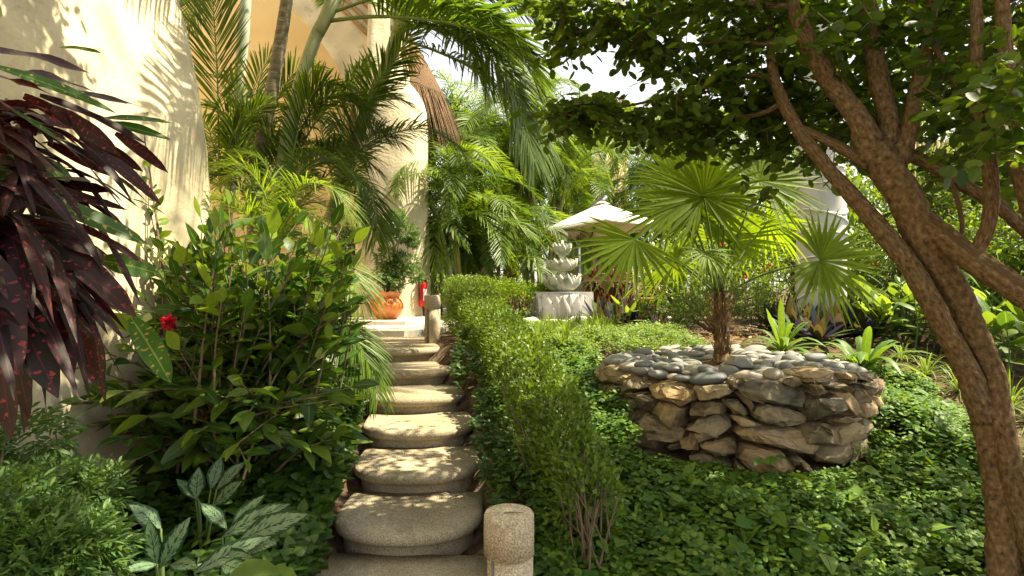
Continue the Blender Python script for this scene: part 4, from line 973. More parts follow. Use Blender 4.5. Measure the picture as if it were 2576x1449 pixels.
# more fronds that fill the space before the recess; unseen high ones added to streak the buttress with shade
for i, (own, P, L, W_, mt) in enumerate([
  (PA, [(650, 520, 6.0), (610, 420, 5.9), (575, 300, 5.8), (520, 260, 5.6)], .45, .028, 'palm'), (PA, [(655, 540, 6.4), (690, 430, 6.4), (750, 360, 6.3), (820, 370, 6.2)], .48, .03, 'palm'),
  (PA, [(640, 540, 6.2), (600, 470, 6.1), (550, 440, 6.0), (500, 500, 5.9)], .42, .026, 'palm'), (PBp, [(720, 520, 5.8), (770, 420, 5.7), (840, 400, 5.6), (915, 470, 5.5)], .46, .028, 'palm'),
  (PBp, [(720, 540, 6.3), (700, 420, 6.3), (660, 330, 6.2), (590, 330, 6.1)], .46, .03, 'palm'), (PBp, [(728, 540, 6.6), (800, 470, 6.6), (880, 480, 6.5), (935, 560, 6.4)], .46, .03, 'palm'),
  (PD, [(850, 520, 7.2), (820, 380, 7.2), (790, 260, 7.2), (730, 230, 7.1)], .55, .034, 'palm'), (PD, [(855, 520, 7.0), (900, 400, 6.9), (950, 330, 6.8), (1010, 360, 6.7)], .5, .03, 'palm'),
  (PD, [(850, 500, 7.3), (860, 340, 7.3), (890, 210, 7.3), (930, 150, 7.2)], .5, .034, 'palm'), (PE, [(700, 640, 5.2), (660, 560, 5.3), (600, 520, 5.4), (540, 560, 5.4)], .34, .016, 'palmyel'),
  (PE, [(700, 640, 4.9), (720, 560, 4.8), (760, 530, 4.7), (810, 590, 4.6)], .32, .016, 'palmyel'), (PE, [(690, 650, 5.3), (730, 540, 5.5), (800, 510, 5.6), (870, 560, 5.6)], .36, .018, 'palmyel'),
  (PE, [(690, 640, 5.4), (640, 480, 5.5), (600, 440, 5.5), (545, 470, 5.5)], .36, .018, 'palmyel'), (PC_, [(570, 520, 7.4), (600, 380, 7.4), (650, 330, 7.3), (710, 350, 7.2)], .5, .03, 'palm'),
  (PC_, [(560, 520, 7.2), (540, 380, 7.0), (510, 300, 6.8), (470, 330, 6.5)], .45, .028, 'palm'),
  (PBp, [(838, -40, 6.1), (800, -200, 5.6), (760, -330, 5.1), (700, -330, 4.6)], .6, .036, 'palm'), (PBp, [(842, -30, 6.1), (860, -180, 5.5), (880, -300, 4.9), (880, -300, 4.2)], .6, .036, 'palm'),
  (PBp, [(842, -30, 6.1), (900, -300, 5.2), (930, -470, 4.4), (930, -480, 3.7)], .6, .036, 'palm'), (PA, [(745, -150, 6.5), (760, -400, 5.5), (760, -560, 4.6), (700, -600, 3.9)], .6, .036, 'palm'),
  (PA, [(745, -150, 6.5), (720, -300, 5.8), (640, -380, 5.2), (560, -380, 4.6)], .6, .036, 'palm'), (PA, [(745, -150, 6.5), (700, -330, 5.6), (600, -480, 4.8), (480, -480, 4.1)], .6, .036, 'palm')]):
    F(own, P, 52, L, W_, 1100 + i, mt, droop=.3, vee=.32)

# ------------------------------------------------------------------ clumping palms of the background
FMESH = []
def generic_frond(seed, ln=1.6, arch=.8, L=.42, W=.024, n=46, mat='palm'):
    g = rng(seed)
    ctrl = np.array([(0, 0, 0), (ln * .22, 0, ln * .36), (ln * .52, g.normal(0, .05), ln * .52), (ln * .82, g.normal(0, .08), ln * (.50 - .18 * arch)), (ln * 1.0, g.normal(0, .1), ln * (.30 - .45 * arch))])
    br, bl = MB(), MB(); frond_into(br, bl, ctrl, n, L, W, seed, droop=.35, vee=.4, u0=.2, rad=.011)
    b = MB(); b.V = bl.V + br.V; b.UV = bl.UV + br.UV; b.F = bl.F + [f + bl.n for f in br.F]; b.n = bl.n + br.n
    o = b.build('frond', M[mat]); m = o.data; bpy.data.objects.remove(o); return m
FV = {k: [generic_frond(900 + i + (50 if k == 'palmyel' else 0), ln, ar, mat=k) for i, (ln, ar) in enumerate([(1.5, .5), (1.6, .8), (1.7, 1.1), (1.35, .2), (1.5, 1.3)])] for k in ('palm', 'palmyel')}
def clump(label, x, y, canes, spread, hts, seed, mats=('palm', 'palmyel'), nf=8, sc=1.0, group='palm clumps behind the terrace'):
    g = rng(seed); t = thing('clumping_palm', label, 'palm', (x, y, 1.0), group)
    for c in range(canes):
        a = g.uniform(0, 6.28); h = g.uniform(*hts); r0 = g.uniform(.05, .35) * spread; lean = g.uniform(.2, 1.0) * spread
        base = np.array([r0 * math.cos(a), r0 * math.sin(a), 0]); top = base + [lean * math.cos(a), lean * math.sin(a), h]
        P = [base, base + (top - base) * [.25, .25, .4], base + (top - base) * [.6, .6, .75], top]
        if h > .5:
            b = MB(); b.tube(P, [.05, .045, .04, .045], 8, smooth=4); o = b.build('cane', M['cane2' if g.random() < .5 else 'cane'], t, local=True)
            b = MB(); Q = sample(P, 12)
            for k in range(1, 11): b.tube([Q[k] - [0, 0, .006], Q[k] + [0, 0, .006]], .05, 8, smooth=1, cap=False)
            b.build('leaf_scar', M['scar'], o, local=True)
        d0 = g.uniform(0, 6.28)
        for k in range(nf):
            m = FV[mats[0] if g.random() < .55 else mats[1]][int(g.integers(5))]
            f = bpy.data.objects.new('frond', m); C.objects.link(f); f.parent = t; f.location = top
            pit = [-40, -25, -5, 10][k % 4] + g.normal(0, 9)
            f.rotation_euler = (g.normal(0, .15), R(pit), d0 + k * 2.4 + g.normal(0, .2)); s = sc * g.uniform(.8, 1.15); f.scale = (s, s, s)
    return t
def cl(label, px, d, *a, **k): return clump(label, at(px, 0, d)[0], d, *a, **k)
cl('dense green clumping palm right beside the white column', 1165, 11.0, 7, .7, (.5, 2.4), 71)
cl('clumping palm with sunny fronds left of the umbrella, before taller palms', 1265, 11.8, 7, .7, (.4, 2.0), 72)
cl('tall clumping palm with yellowish canes behind the column and thatch eave', 1180, 14.0, 6, .8, (3.2, 4.6), 73)
cl('tall bright clumping palm behind the left end of the umbrella', 1345, 14.5, 8, .9, (1.0, 3.6), 74)
cl('clumping palm directly behind the umbrella top', 1475, 16.5, 9, 1.0, (1.2, 4.0), 75)
cl('yellow green clumping palm behind the right end of the umbrella', 1600, 16.0, 9, 1.0, (1.0, 3.8), 76)
cl('clumping palm behind the fan palm, partly hidden by its leaves', 1730, 15.0, 8, 1.0, (.8, 3.6), 77)
cl('clumping palm just left of the whitewashed palm trunk', 1880, 14.5, 8, 1.0, (.8, 4.0), 78)
cl('tall feathery palm far behind under the sky gap', 1420, 20.0, 8, 1.2, (4.2, 6.4), 79, sc=1.3)
cl('tall feathery palm far behind the overhanging tree branches', 1700, 20.0, 9, 1.4, (3.5, 6.8), 80, sc=1.3)
cl('tall clumping palm between the thatch eave and the sky gap, nearer one', 1255, 13.2, 6, .8, (2.6, 4.4), 82)
cl('clumping palm with high crowns left of the sky gap', 1375, 13.6, 6, .8, (2.2, 4.0), 83)
cl('dark low clumping palm in the gap right of the column base', 1110, 12.6, 5, .5, (.3, 1.8), 81)

# ------------------------------------------------------------------ young fan palm in the planter
fp = thing('fan_palm', 'young fan palm with shaggy brown trunk growing from the pebble topped planter', 'palm', (1.70, 4.62, PZ))
T0 = [(1818, 912, 4.6), (1815, 870, 4.62), (1812, 820, 4.65), (1810, 770, 4.65), (1808, 735, 4.65)]
b = MB(); b.tube(pts(T0), np.array([22, 17, 13, 11, 9]) / FOC * 4.65, 14, smooth=7, wob=.10, seed=2); trk = b.build('trunk', M['fibre'], fp)
g = rng(6); b = MB(); n = 260; Q = sample(pts(T0), 60); ii = g.integers(0, 60, n); th = g.uniform(0, 6.28, n); rad = np.stack([np.cos(th), np.sin(th), np.zeros(n)], 1)
rr = np.interp(ii, [0, 60], [.066, .034])
b.add(*strips(Q[ii] + rad * rr[:, None], nrm(rad * .06 + [0, 0, 1] + g.normal(0, .13, (n, 3))), np.stack([-rad[:, 1], rad[:, 0], 0 * th], 1), g.uniform(.04, .10, n), g.uniform(.008, .028, n), .05, BLADE, .1)); b.build('leaf_base', M['bark'], trk)
b = MB(); n = 500; ii = g.integers(30, 60, n); th = g.uniform(0, 6.28, n); rad = np.stack([np.cos(th), np.sin(th), np.zeros(n)], 1)
b.add(*strips(Q[ii] + rad * .05, nrm(rad + randdir(g, n) * .9), randdir(g, n), g.uniform(.04, .12, n), .003, g.uniform(-.6, .9, n), BLADE, 0)); b.build('fibre_tuft', M['fibre'], trk)
def fan_frond(hub, base, face, up, rad, seed, span=300, n=40, droop=.12, fold=.3, cup=.18, mat='fan', lab=None):
    g = rng(seed); hub = np.asarray(hub); base = np.asarray(base); face = nrm(np.array(face, float)); up = np.array(up, float); up = nrm(up - face * (up @ face)); rt = np.cross(up, face)
    mid = (hub + base) / 2 + np.array([0, 0, .05]); br = MB(); br.tube([base, mid, hub], [.011, .008, .006], 7, smooth=6)
    a = np.linspace(-R(span / 2), R(span / 2), n) + g.normal(0, .012, n)
    D = np.cos(a)[:, None] * up + np.sin(a)[:, None] * rt + face * cup * g.uniform(.6, 1.3, n)[:, None]
    S = -np.sin(a)[:, None] * up + np.cos(a)[:, None] * rt
    L = rad * (.80 + .20 * np.cos(a * .6)) * g.uniform(.92, 1.05, n)
    bl = MB(); wmax = 2 * rad * .52 * math.tan(R(span) / n / 2) * .98
    bl.add(*strips(np.repeat(hub[None], n, 0), D, S, L, wmax, droop * g.uniform(.4, 1.9, n), [(0, .06), (.24, .55), (.42, .95), (.58, .72), (.78, .42), (.92, .2), (1, .02)], fold))
    f = bl.build('frond', M[mat], fp, label=lab); WLOC[f.name] = WLOC[fp.name]; br.build('leaf_stalk', M['stem'], f)
tp = at(1809, 745, 4.65)
A4 = lambda x, y, d: at(x, y, d)
fan_frond(A4(1770, 495, 4.45), tp, (-.1, -1, .25), (-.1, 0, 1), .60, 1, 310, 36)
fan_frond(A4(1598, 602, 4.25), tp, (-.25, -1, .35), (-.72, -.2, -1.0), .50, 2, 180, 20, droop=.08)
fan_frond(A4(1778, 636, 4.35), tp, (.1, -.75, .6), (.1, -.6, -.5), .30, 3, 250, 28, droop=.4, fold=.5)
fan_frond(A4(2064, 656, 4.35), tp, (.15, -1, .3), (.85, 0, -.25), .54, 4, 300, 34, droop=.12)
fan_frond(A4(1911, 455, 4.75), tp, (.1, -.9, .45), (.25, .1, 1), .62, 5, 320, 36)
fan_frond(A4(1764, 544, 5.1), tp, (-.05, -1, .1), (0, 0, 1), .50, 6, 320, 42)
fan_frond(A4(1699, 521, 4.6), tp, (-.55, -.6, .6), (-.7, .0, .75), .58, 7, 260, 38)
fan_frond(A4(1835, 610, 5.1), tp, (.3, .7, .6), (.55, .3, .6), .52, 8, 290, 38)
fan_frond(A4(1930, 560, 5.0), tp, (.5, .3, .8), (.8, .4, .3), .5, 9, 290, 38, droop=.3)
fan_frond(A4(1700, 660, 5.1), tp, (-.3, .5, .8), (-.8, .5, .2), .48, 10, 290, 36, droop=.3)
fan_frond(A4(1700, 455, 4.9), tp, (-.3, -.7, .4), (-.45, 0, 1), .52, 12, 250, 34)
fan_frond(A4(1835, 420, 5.0), tp, (.1, -.8, .3), (.15, .1, 1), .50, 13, 270, 36)
fan_frond(A4(1808, 560, 4.7), tp, (0, -.8, .2), (0, .1, 1), .40, 11, 90, 16, droop=.02)

# ------------------------------------------------------------------ royal palm
rp = thing('royal_palm', 'thick whitewashed palm trunk wound with thin white cords behind the fan palm', 'palm', (at(2066, 0, 7.6)[0], 7.6, 1.0))
TP = [(2060, 850, 7.6), (2064, 740, 7.6), (2066, 600, 7.6), (2064, 450, 7.6), (2058, 250, 7.6), (2050, 0, 7.6), (2040, -700, 7.6), (2035, -1300, 7.6)]
b = MB(); b.tube(pts(TP), np.array([60, 58, 57, 55, 50, 44, 38, 32]) / FOC * 7.6, 28, smooth=6, wob=.012, seed=3); rt_ = b.build('trunk', M['royal'], rp)
Q = sample(pts(TP), 300); g = rng(3)
for y in (735, 648, 588, 548, 515, 470, 430):
    i = int(np.argmin(np.abs(Q[:, 2] - at(0, y, 7.6)[2]))); c = Q[i]; r_ = np.interp(y, [0, 250, 450, 600, 740], [44, 50, 55, 57, 58]) / FOC * 7.6 + .012; s1, s2 = g.normal(0, .05, 2)
    b = MB(); b.tube([c + [r_ * math.cos(a), r_ * math.sin(a), s1 * math.cos(a) + s2 * math.sin(a)] for a in np.linspace(0, 6.3, 30)], .011, 6, smooth=1); b.build('cord', M['white'], rt_)
for k in range(9):
    m = FV['palm'][k % 5]; f = bpy.data.objects.new('frond', m); C.objects.link(f); f.parent = rp; f.location = Q[-1] - np.array(WLOC[rp.name]); f.rotation_euler = (0, R([-40, -10, 15][k % 3]), k * 2.4); f.scale = (2, 2, 2)
# ------------------------------------------------------------------ foreground tree: many stems and a dark leafy crown
ft = thing('shade_tree', 'brown multi stemmed tree with dark small round leaves arching over the right foreground', 'tree', (2.45, 2.55, .1))
def limb(P, wpx, name='branch', parent=ft, sides=12):
    d = np.array([p[2] for p in P]); b = MB(); b.tube(pts(P), np.interp(np.linspace(0, 1, len(P)), np.linspace(0, 1, len(wpx)), wpx) * .45 / FOC * d, sides, smooth=6, wob=.05, seed=len(P) + int(P[0][0])); return b.build(name, M['bark'], parent)
limb([(2530, 1620, 2.35), (2524, 1440, 2.4), (2522, 1300, 2.45), (2510, 1180, 2.48), (2485, 1060, 2.5), (2465, 1000, 2.52), (2450, 940, 2.54)], [80, 75, 76, 78, 78, 66, 48], 'trunk', sides=18)
limb([(2640, 1560, 2.3), (2600, 1400, 2.35), (2562, 1260, 2.4), (2530, 1120, 2.43), (2510, 1020, 2.47), (2498, 940, 2.5), (2448, 835, 2.54), (2402, 735, 2.58), (2322, 600, 2.62), (2275, 500, 2.65), (2225, 420, 2.68), (2190, 378, 2.7)], [66, 62, 62, 62, 60, 58, 70, 74, 84, 86, 88, 92], 'trunk', sides=16)
limb([(2480, 1060, 2.49), (2456, 1000, 2.5), (2436, 940, 2.51), (2380, 835, 2.53), (2328, 735, 2.56), (2288, 668, 2.6), (2234, 600, 2.64), (2150, 500, 2.72), (2080, 420, 2.78), (2010, 330, 2.84), (1965, 245, 2.9), (1942, 165, 2.95), (1935, 60, 3.0)], [66, 64, 62, 56, 58, 56, 54, 44, 38, 34, 32, 27, 17])
limb([(2200, 400, 2.69), (2160, 300, 2.72), (2085, 200, 2.78), (2030, 100, 2.82), (1995, 0, 2.86), (1960, -150, 2.95)], [78, 56, 50, 46, 40, 26])
limb([(2215, 400, 2.69), (2238, 320, 2.72), (2212, 210, 2.76), (2195, 100, 2.8), (2180, -10, 2.82), (2150, -180, 2.9)], [70, 54, 52, 48, 42, 28])
limb([(2250, 410, 2.67), (2285, 340, 2.66), (2305, 230, 2.66), (2335, 105, 2.66), (2350, -20, 2.66), (2380, -160, 2.7)], [64, 44, 38, 34, 30, 22])
limb([(2310, 540, 2.64), (2370, 590, 2.55), (2440, 648, 2.45), (2540, 715, 2.35), (2650, 800, 2.25), (2740, 960, 2.15), (2790, 1200, 2.1), (2810, 1500, 2.1)], [60, 66, 70, 76, 80, 84, 90, 95])
limb([(2262, 400, 2.68), (2300, 395, 2.68), (2365, 430, 2.66), (2440, 475, 2.62), (2510, 517, 2.58), (2600, 600, 2.5)], [40, 34, 34, 34, 34, 34])
limb([(2448, 650, 2.45), (2488, 560, 2.42), (2492, 450, 2.40), (2470, 300, 2.4), (2458, 150, 2.4), (2455, -20, 2.42), (2440, -150, 2.5)], [36, 36, 38, 34, 32, 28, 22])
limb([(2660, 700, 2.3), (2590, 520, 2.3), (2545, 350, 2.3), (2532, 200, 2.32), (2520, 0, 2.35), (2500, -160, 2.4)], [46, 42, 42, 38, 34, 24])
limb([(2004, 322, 2.84), (2060, 345, 2.80), (2125, 378, 2.74), (2185, 418, 2.7)], [24, 24, 28, 34])
limb([(2085, 200, 2.78), (2150, 260, 2.8), (2215, 330, 2.8), (2240, 380, 2.75)], [18, 20, 22, 26])
limb([(1950, 200, 2.93), (1890, 190, 3.0), (1800, 215, 3.1), (1700, 240, 3.2), (1600, 262, 3.3), (1480, 285, 3.35)], [20, 15, 12, 9, 7, 4], sides=7)
limb([(1990, 20, 2.86), (1850, 10, 2.95), (1700, 30, 3.05), (1540, 60, 3.15), (1420, 90, 3.2)], [24, 17, 12, 8, 4], sides=7)
limb([(1970, 260, 2.9), (1900, 290, 3.0), (1790, 300, 3.2), (1680, 340, 3.3), (1580, 350, 3.4)], [16, 12, 9, 7, 4], sides=7)
limb([(2030, 100, 2.82), (1930, 110, 2.9), (1800, 105, 3.0), (1650, 140, 3.1)], [18, 13, 9, 5], sides=7)
limb([(2470, 300, 2.4), (2400, 200, 2.5), (2330, 80, 2.6), (2260, -60, 2.7)], [24, 18, 14, 10], sides=7)
limb([(2365, 430, 2.66), (2400, 480, 2.6), (2420, 570, 2.55), (2400, 640, 2.5)], [16, 14, 12, 10], sides=7)
# crown: twigs with alternate leaves
def twigs(b, bt, n, pos, seed, ln=(.18, .42), lf=.056, wd=.034, per=10, dirs=None, down=-.15):
    g = rng(seed); P = pos(g, n)
    D = nrm(randdir(g, n) * [1, 1, .55] + [0, 0, down] + (dirs if dirs is not None else 0)); L = g.uniform(*ln, n)
    side = nrm(np.cross(D, UPV + g.normal(0, .25, (n, 3))))
    for k in range(per):
        t = (k + .4) / per; sg = (-1) ** k
        p = P + D * (L * t)[:, None] - np.array([0, 0, .18]) * (L * t * t)[:, None]
        dd = nrm(D * .7 + side * sg * .85 + g.normal(0, .28, (n, 3)) + [0, 0, -.12])
        nn = nrm(UPV + g.normal(0, .55, (n, 3)))
        keep = g.random(n) < .9
        sz = g.uniform(.7, 1.2, n)
        b.add(*strips(p[keep], dd[keep], np.cross(dd, nn)[keep], (lf * sz)[keep], (wd * sz)[keep], .1, ROUND, .12))
    if bt is not None:
        e = P + D * L[:, None] - np.array([0, 0, .18]) * L[:, None]
        bt.add(*strips(P, nrm(e - P), side, np.linalg.norm(e - P, axis=1), .006, .0, BLADE, .3))
def in_px(regions):
    """regions: list of (pixel box x0,y0,x1,y1, d0,d1, weight)"""
    wsum = np.array([r[6] for r in regions], float); wsum /= wsum.sum()
    def f(g, n):
        k = g.choice(len(regions), n, p=wsum); r = np.array(regions)[k]
        x = g.uniform(r[:, 0], r[:, 2]); y = g.uniform(r[:, 1], r[:, 3]); d = g.uniform(r[:, 4], r[:, 5])
        return np.stack([(x - HX) / FOC * d, d, EYE - (y - HY) / FOC * d], 1)
    return f
CR = [(1560, -40, 1960, 60, 2.8, 3.6, 2.2), (1600, 60, 1960, 170, 2.9, 3.6, 2.0), (1680, 170, 1960, 250, 2.9, 3.5, 1.4), (1480, 250, 1960, 310, 3.0, 3.6, 1.7), (1540, 290, 1880, 335, 3.0, 3.5, 1.2),
      (1400, 255, 1520, 290, 3.1, 3.4, .7), (1390, -40, 1560, 60, 3.0, 3.5, 1.2), (1400, 60, 1470, 130, 3.1, 3.4, .45), (1380, 270, 1470, 320, 3.1, 3.3, .35), (1560, 60, 1640, 110, 3.0, 3.5, .5), (1700, 340, 1900, 370, 3.1, 3.4, .35),
      (1960, -40, 2576, 140, 2.5, 3.8, 6.5), (1960, 140, 2300, 330, 3.0, 3.9, 3.4), (1880, 200, 2140, 400, 3.0, 3.6, 2.0), (2320, 120, 2620, 330, 2.3, 3.8, 3.4), (2320, 330, 2620, 480, 2.6, 3.6, 1.6), (2480, 60, 2600, 420, 1.9, 2.3, .8), (1880, 460, 1960, 480, 3.0, 3.2, .10)]
b, bt = MB(), MB(); twigs(b, bt, 1800, in_px(CR), 91, ln=(.08, .24), down=-.25, per=7, lf=.062, wd=.040)
crown = b.build('crown', M['treeleaf'], ft); WLOC[crown.name] = WLOC[ft.name]; bt.build('twig', M['twig'], crown)
# the unseen part of the crown, its clusters placed to shade the steps, wall and creeper
def upper(g, n):
    out = []
    cl_ = [(.9, 2.6, 3.9, .9, .8, .45), (1.9, 2.3, 4.3, .9, .9, .5), (2.9, 2.0, 4.4, 1.0, .9, .5), (3.9, 1.9, 4.2, .9, .8, .5), (1.4, 3.85, 4.1, .75, .7, .4), (2.4, 3.2, 4.6, .9, .6, .45), (.3, 1.6, 4.0, .8, .7, .4), (3.4, 2.9, 4.3, .8, .5, .45), (4.6, 1.4, 3.6, .8, .8, .5), (.2, 3.2, 3.9, .5, .5, .3), (4.3, 2.5, 3.6, .6, .6, .5), (-.3, 1.5, 3.9, .7, .6, .35), (-.2, 2.4, 4.5, .5, .4, .3), (3.7, 4.15, 4.0, .8, .4, .35), (4.6, 3.4, 3.9, .7, .6, .4), (5.2, 2.6, 3.7, .6, .7, .4), (-.5, 3.0, 4.1, .5, .6, .3), (-.6, 2.2, 4.2, .5, .6, .3), (-1.15, 2.85, 4.9, .55, .3, .3), (2.05, 2.4, 4.05, .4, .4, .3), (2.6, 2.7, 3.9, .6, .6, .4)]  # leftmost clusters added only for shade on the stucco wall
    k = g.integers(0, len(cl_), n); c = np.array(cl_)[k]; q = randdir(g, n) * g.uniform(.1, 1, (n, 1)) ** .4
    return c[:, :3] + q * c[:, 3:]
b, bt = MB(), MB(); twigs(b, bt, 3500, upper, 92, ln=(.2, .5), lf=.062, wd=.038, per=9)
cr2 = b.build('crown', M['treeleaf'], ft); WLOC[cr2.name] = WLOC[ft.name]; bt.build('twig', M['twig'], cr2)
for tgt in [(.9, 2.6, 3.9), (1.4, 3.4, 4.0), (.3, 1.7, 3.9), (-.3, 1.5, 3.9), (-.2, 2.4, 4.4), (-.5, 3.0, 4.0), (-1.1, 2.8, 4.8)]:  # unseen branches reaching out to the added shade clusters
    b = MB(); b.tube([at(1990, -60, 2.88), (at(1990, -60, 2.88) + np.array(tgt)) / 2 + [0, 0, .15], tgt], [.03, .022, .008], 8, smooth=5); b.build('branch', M['bark'], ft)
for tgt in [(1.9, 2.3, 4.3), (2.4, 3.2, 4.5), (2.9, 2.0, 4.3), (3.4, 2.9, 4.2), (3.7, 4.1, 3.9), (4.6, 3.4, 3.8), (5.2, 2.6, 3.6)]:
    b = MB(); b.tube([at(2180, -60, 2.84), (at(2180, -60, 2.84) + np.array(tgt)) / 2 + [0, 0, .1], tgt], [.035, .024, .008], 8, smooth=5); b.build('branch', M['bark'], ft)
for tgt in [(3.9, 1.9, 4.1), (4.6, 1.4, 3.5), (4.3, 2.5, 3.5)]:
    b = MB(); b.tube([at(2520, 0, 2.35), (at(2520, 0, 2.35) + np.array(tgt)) / 2 + [0, 0, .2], tgt], [.03, .022, .008], 8, smooth=5); b.build('branch', M['bark'], ft)
# ------------------------------------------------------------------ clipped hedges
def hedge(label, path, n, mat, seed, L=.036, W=.020, twig_n=250, loose=.3, name='clipped_hedge', stray=140):
    """path: (x, y, z_bottom, z_top, half width)"""
    path = np.array(path, float); g = rng(seed); t = thing(name, label, 'hedge', (path[0, 0], path[0, 1], path[0, 2]), None)
    ln = np.concatenate([[0], np.cumsum(np.linalg.norm(np.diff(path[:, :2], axis=0), axis=1))]); ln /= ln[-1]
    def loc(u): return [np.interp(u, ln, path[:, k]) for k in range(5)]
    # clumps of leaves on the shell
    m = n // 9; u = g.uniform(0, 1, m); x, y, zb, zt, hw = loc(u)
    e = 1e-3; x2, y2, *_ = loc(np.clip(u + e, 0, 1)); x1, y1, *_ = loc(np.clip(u - e, 0, 1)); tx = nrm(np.stack([x2 - x1, y2 - y1, 0 * x], 1)); nx = np.stack([tx[:, 1], -tx[:, 0], 0 * x], 1)
    a = g.uniform(-.18, 1.18, m) * np.pi                        # round the section: 0 right side, pi left side
    sx, sz = np.sign(np.cos(a)) * np.abs(np.cos(a)) ** .55, np.sign(np.sin(a)) * np.abs(np.sin(a)) ** .55
    low = np.clip(-sz, 0, 1); dep = 1 - np.abs(g.normal(0, .13, m)); lump = 1 + .07 * np.sin(u * 37 + a * 3) + .05 * np.sin(u * 91 + a * 5)
    hgt = zt - zb
    c = np.stack([x, y, zb + hgt * .30 + 0 * x], 1) + nx * (sx * hw * dep * lump)[:, None] + UPV * (np.where(sz > 0, sz * hgt * .70, sz * hgt * .5) * dep * np.where(sz > 0, lump, 1))[:, None]
    # lower flanks are barer
    keep = g.random(m) < np.where(sz > .3, 1, np.where(sz > 0, .9, .35 + .4 * (u < .45))); c = c[keep]; out = nrm((nx * sx[:, None] + UPV * sz[:, None])[keep]); m = len(c)
    k = 9; P = np.repeat(c, k, 0) + g.normal(0, .022, (m * k, 3)); O = np.repeat(out, k, 0)
    D = nrm(O * .8 + randdir(g, m * k) * .8 + [0, 0, .35]); S = nrm(np.cross(D, O * .7 + UPV * .5 + randdir(g, m * k) * .7))
    b = MB(); b.add(*strips(P, D, S, L * g.uniform(.55, 1.3, m * k), W * g.uniform(.6, 1.25, m * k), .08, OVATE, .18))
    # stray shoots above the clipped surface
    us = g.uniform(0, 1, stray); x, y, zb, zt, hw = loc(us); p = np.stack([x + g.uniform(-1, 1, stray) * hw * .8, y + g.normal(0, .05, stray), zt - .03], 1); d = nrm(g.normal(0, .25, (stray, 3)) + UPV)
    for q in range(7):
        pp = p + d * (.018 * q); dd = nrm(d * .5 + randdir(g, stray)); b.add(*strips(pp, dd, np.cross(dd, randdir(g, stray)), L * 1.0, W * .9, .05, OVATE, .15))
    b.build('foliage', mat, t)
    b = MB(); us = g.uniform(0, 1, twig_n); x, y, zb, zt, hw = loc(us)
    for i in range(twig_n):
        p0 = np.array([x[i] + g.normal(0, hw[i] * .35), y[i] + g.normal(0, .06), zb[i] - .03]); p1 = p0 + [g.normal(0, .10), g.normal(0, .10), (zt[i] - zb[i]) * g.uniform(.7, .98)]
        b.tube([p0, (p0 + p1) / 2 + g.normal(0, .025, 3), p1], [.006, .005, .002], 4, smooth=2, cap=False)
    b.build('stem', M['twig'], t); return t
def hp(px, pytop, d, h, hw):
    p = at(px, pytop, d); return (p[0], p[1], p[2] - h, p[2], hw)
hedge('clipped small leaved green hedge running up along the right side of the stone steps', [hp(1495, 1190, 2.75, .42, .13), hp(1440, 1085, 3.1, .46, .16), hp(1390, 985, 3.6, .50, .19), hp(1345, 905, 4.2, .52, .22), hp(1300, 850, 4.9, .54, .24), hp(1255, 800, 5.8, .56, .26), hp(1215, 752, 6.9, .58, .28), hp(1180, 712, 8.2, .62, .30), hp(1165, 703, 9.0, .62, .30)], 37000, M['hedge'], 301, twig_n=420)
hedge('low sunny yellow green hedge between the white column and the lotus fountain', [hp(1130, 705, 9.3, .6, .3), hp(1230, 706, 9.5, .6, .3), hp(1330, 722, 9.9, .55, .28), hp(1392, 730, 10.4, .5, .25)], 9000, M['hedgeyel'], 302, L=.042, W=.025, twig_n=60)

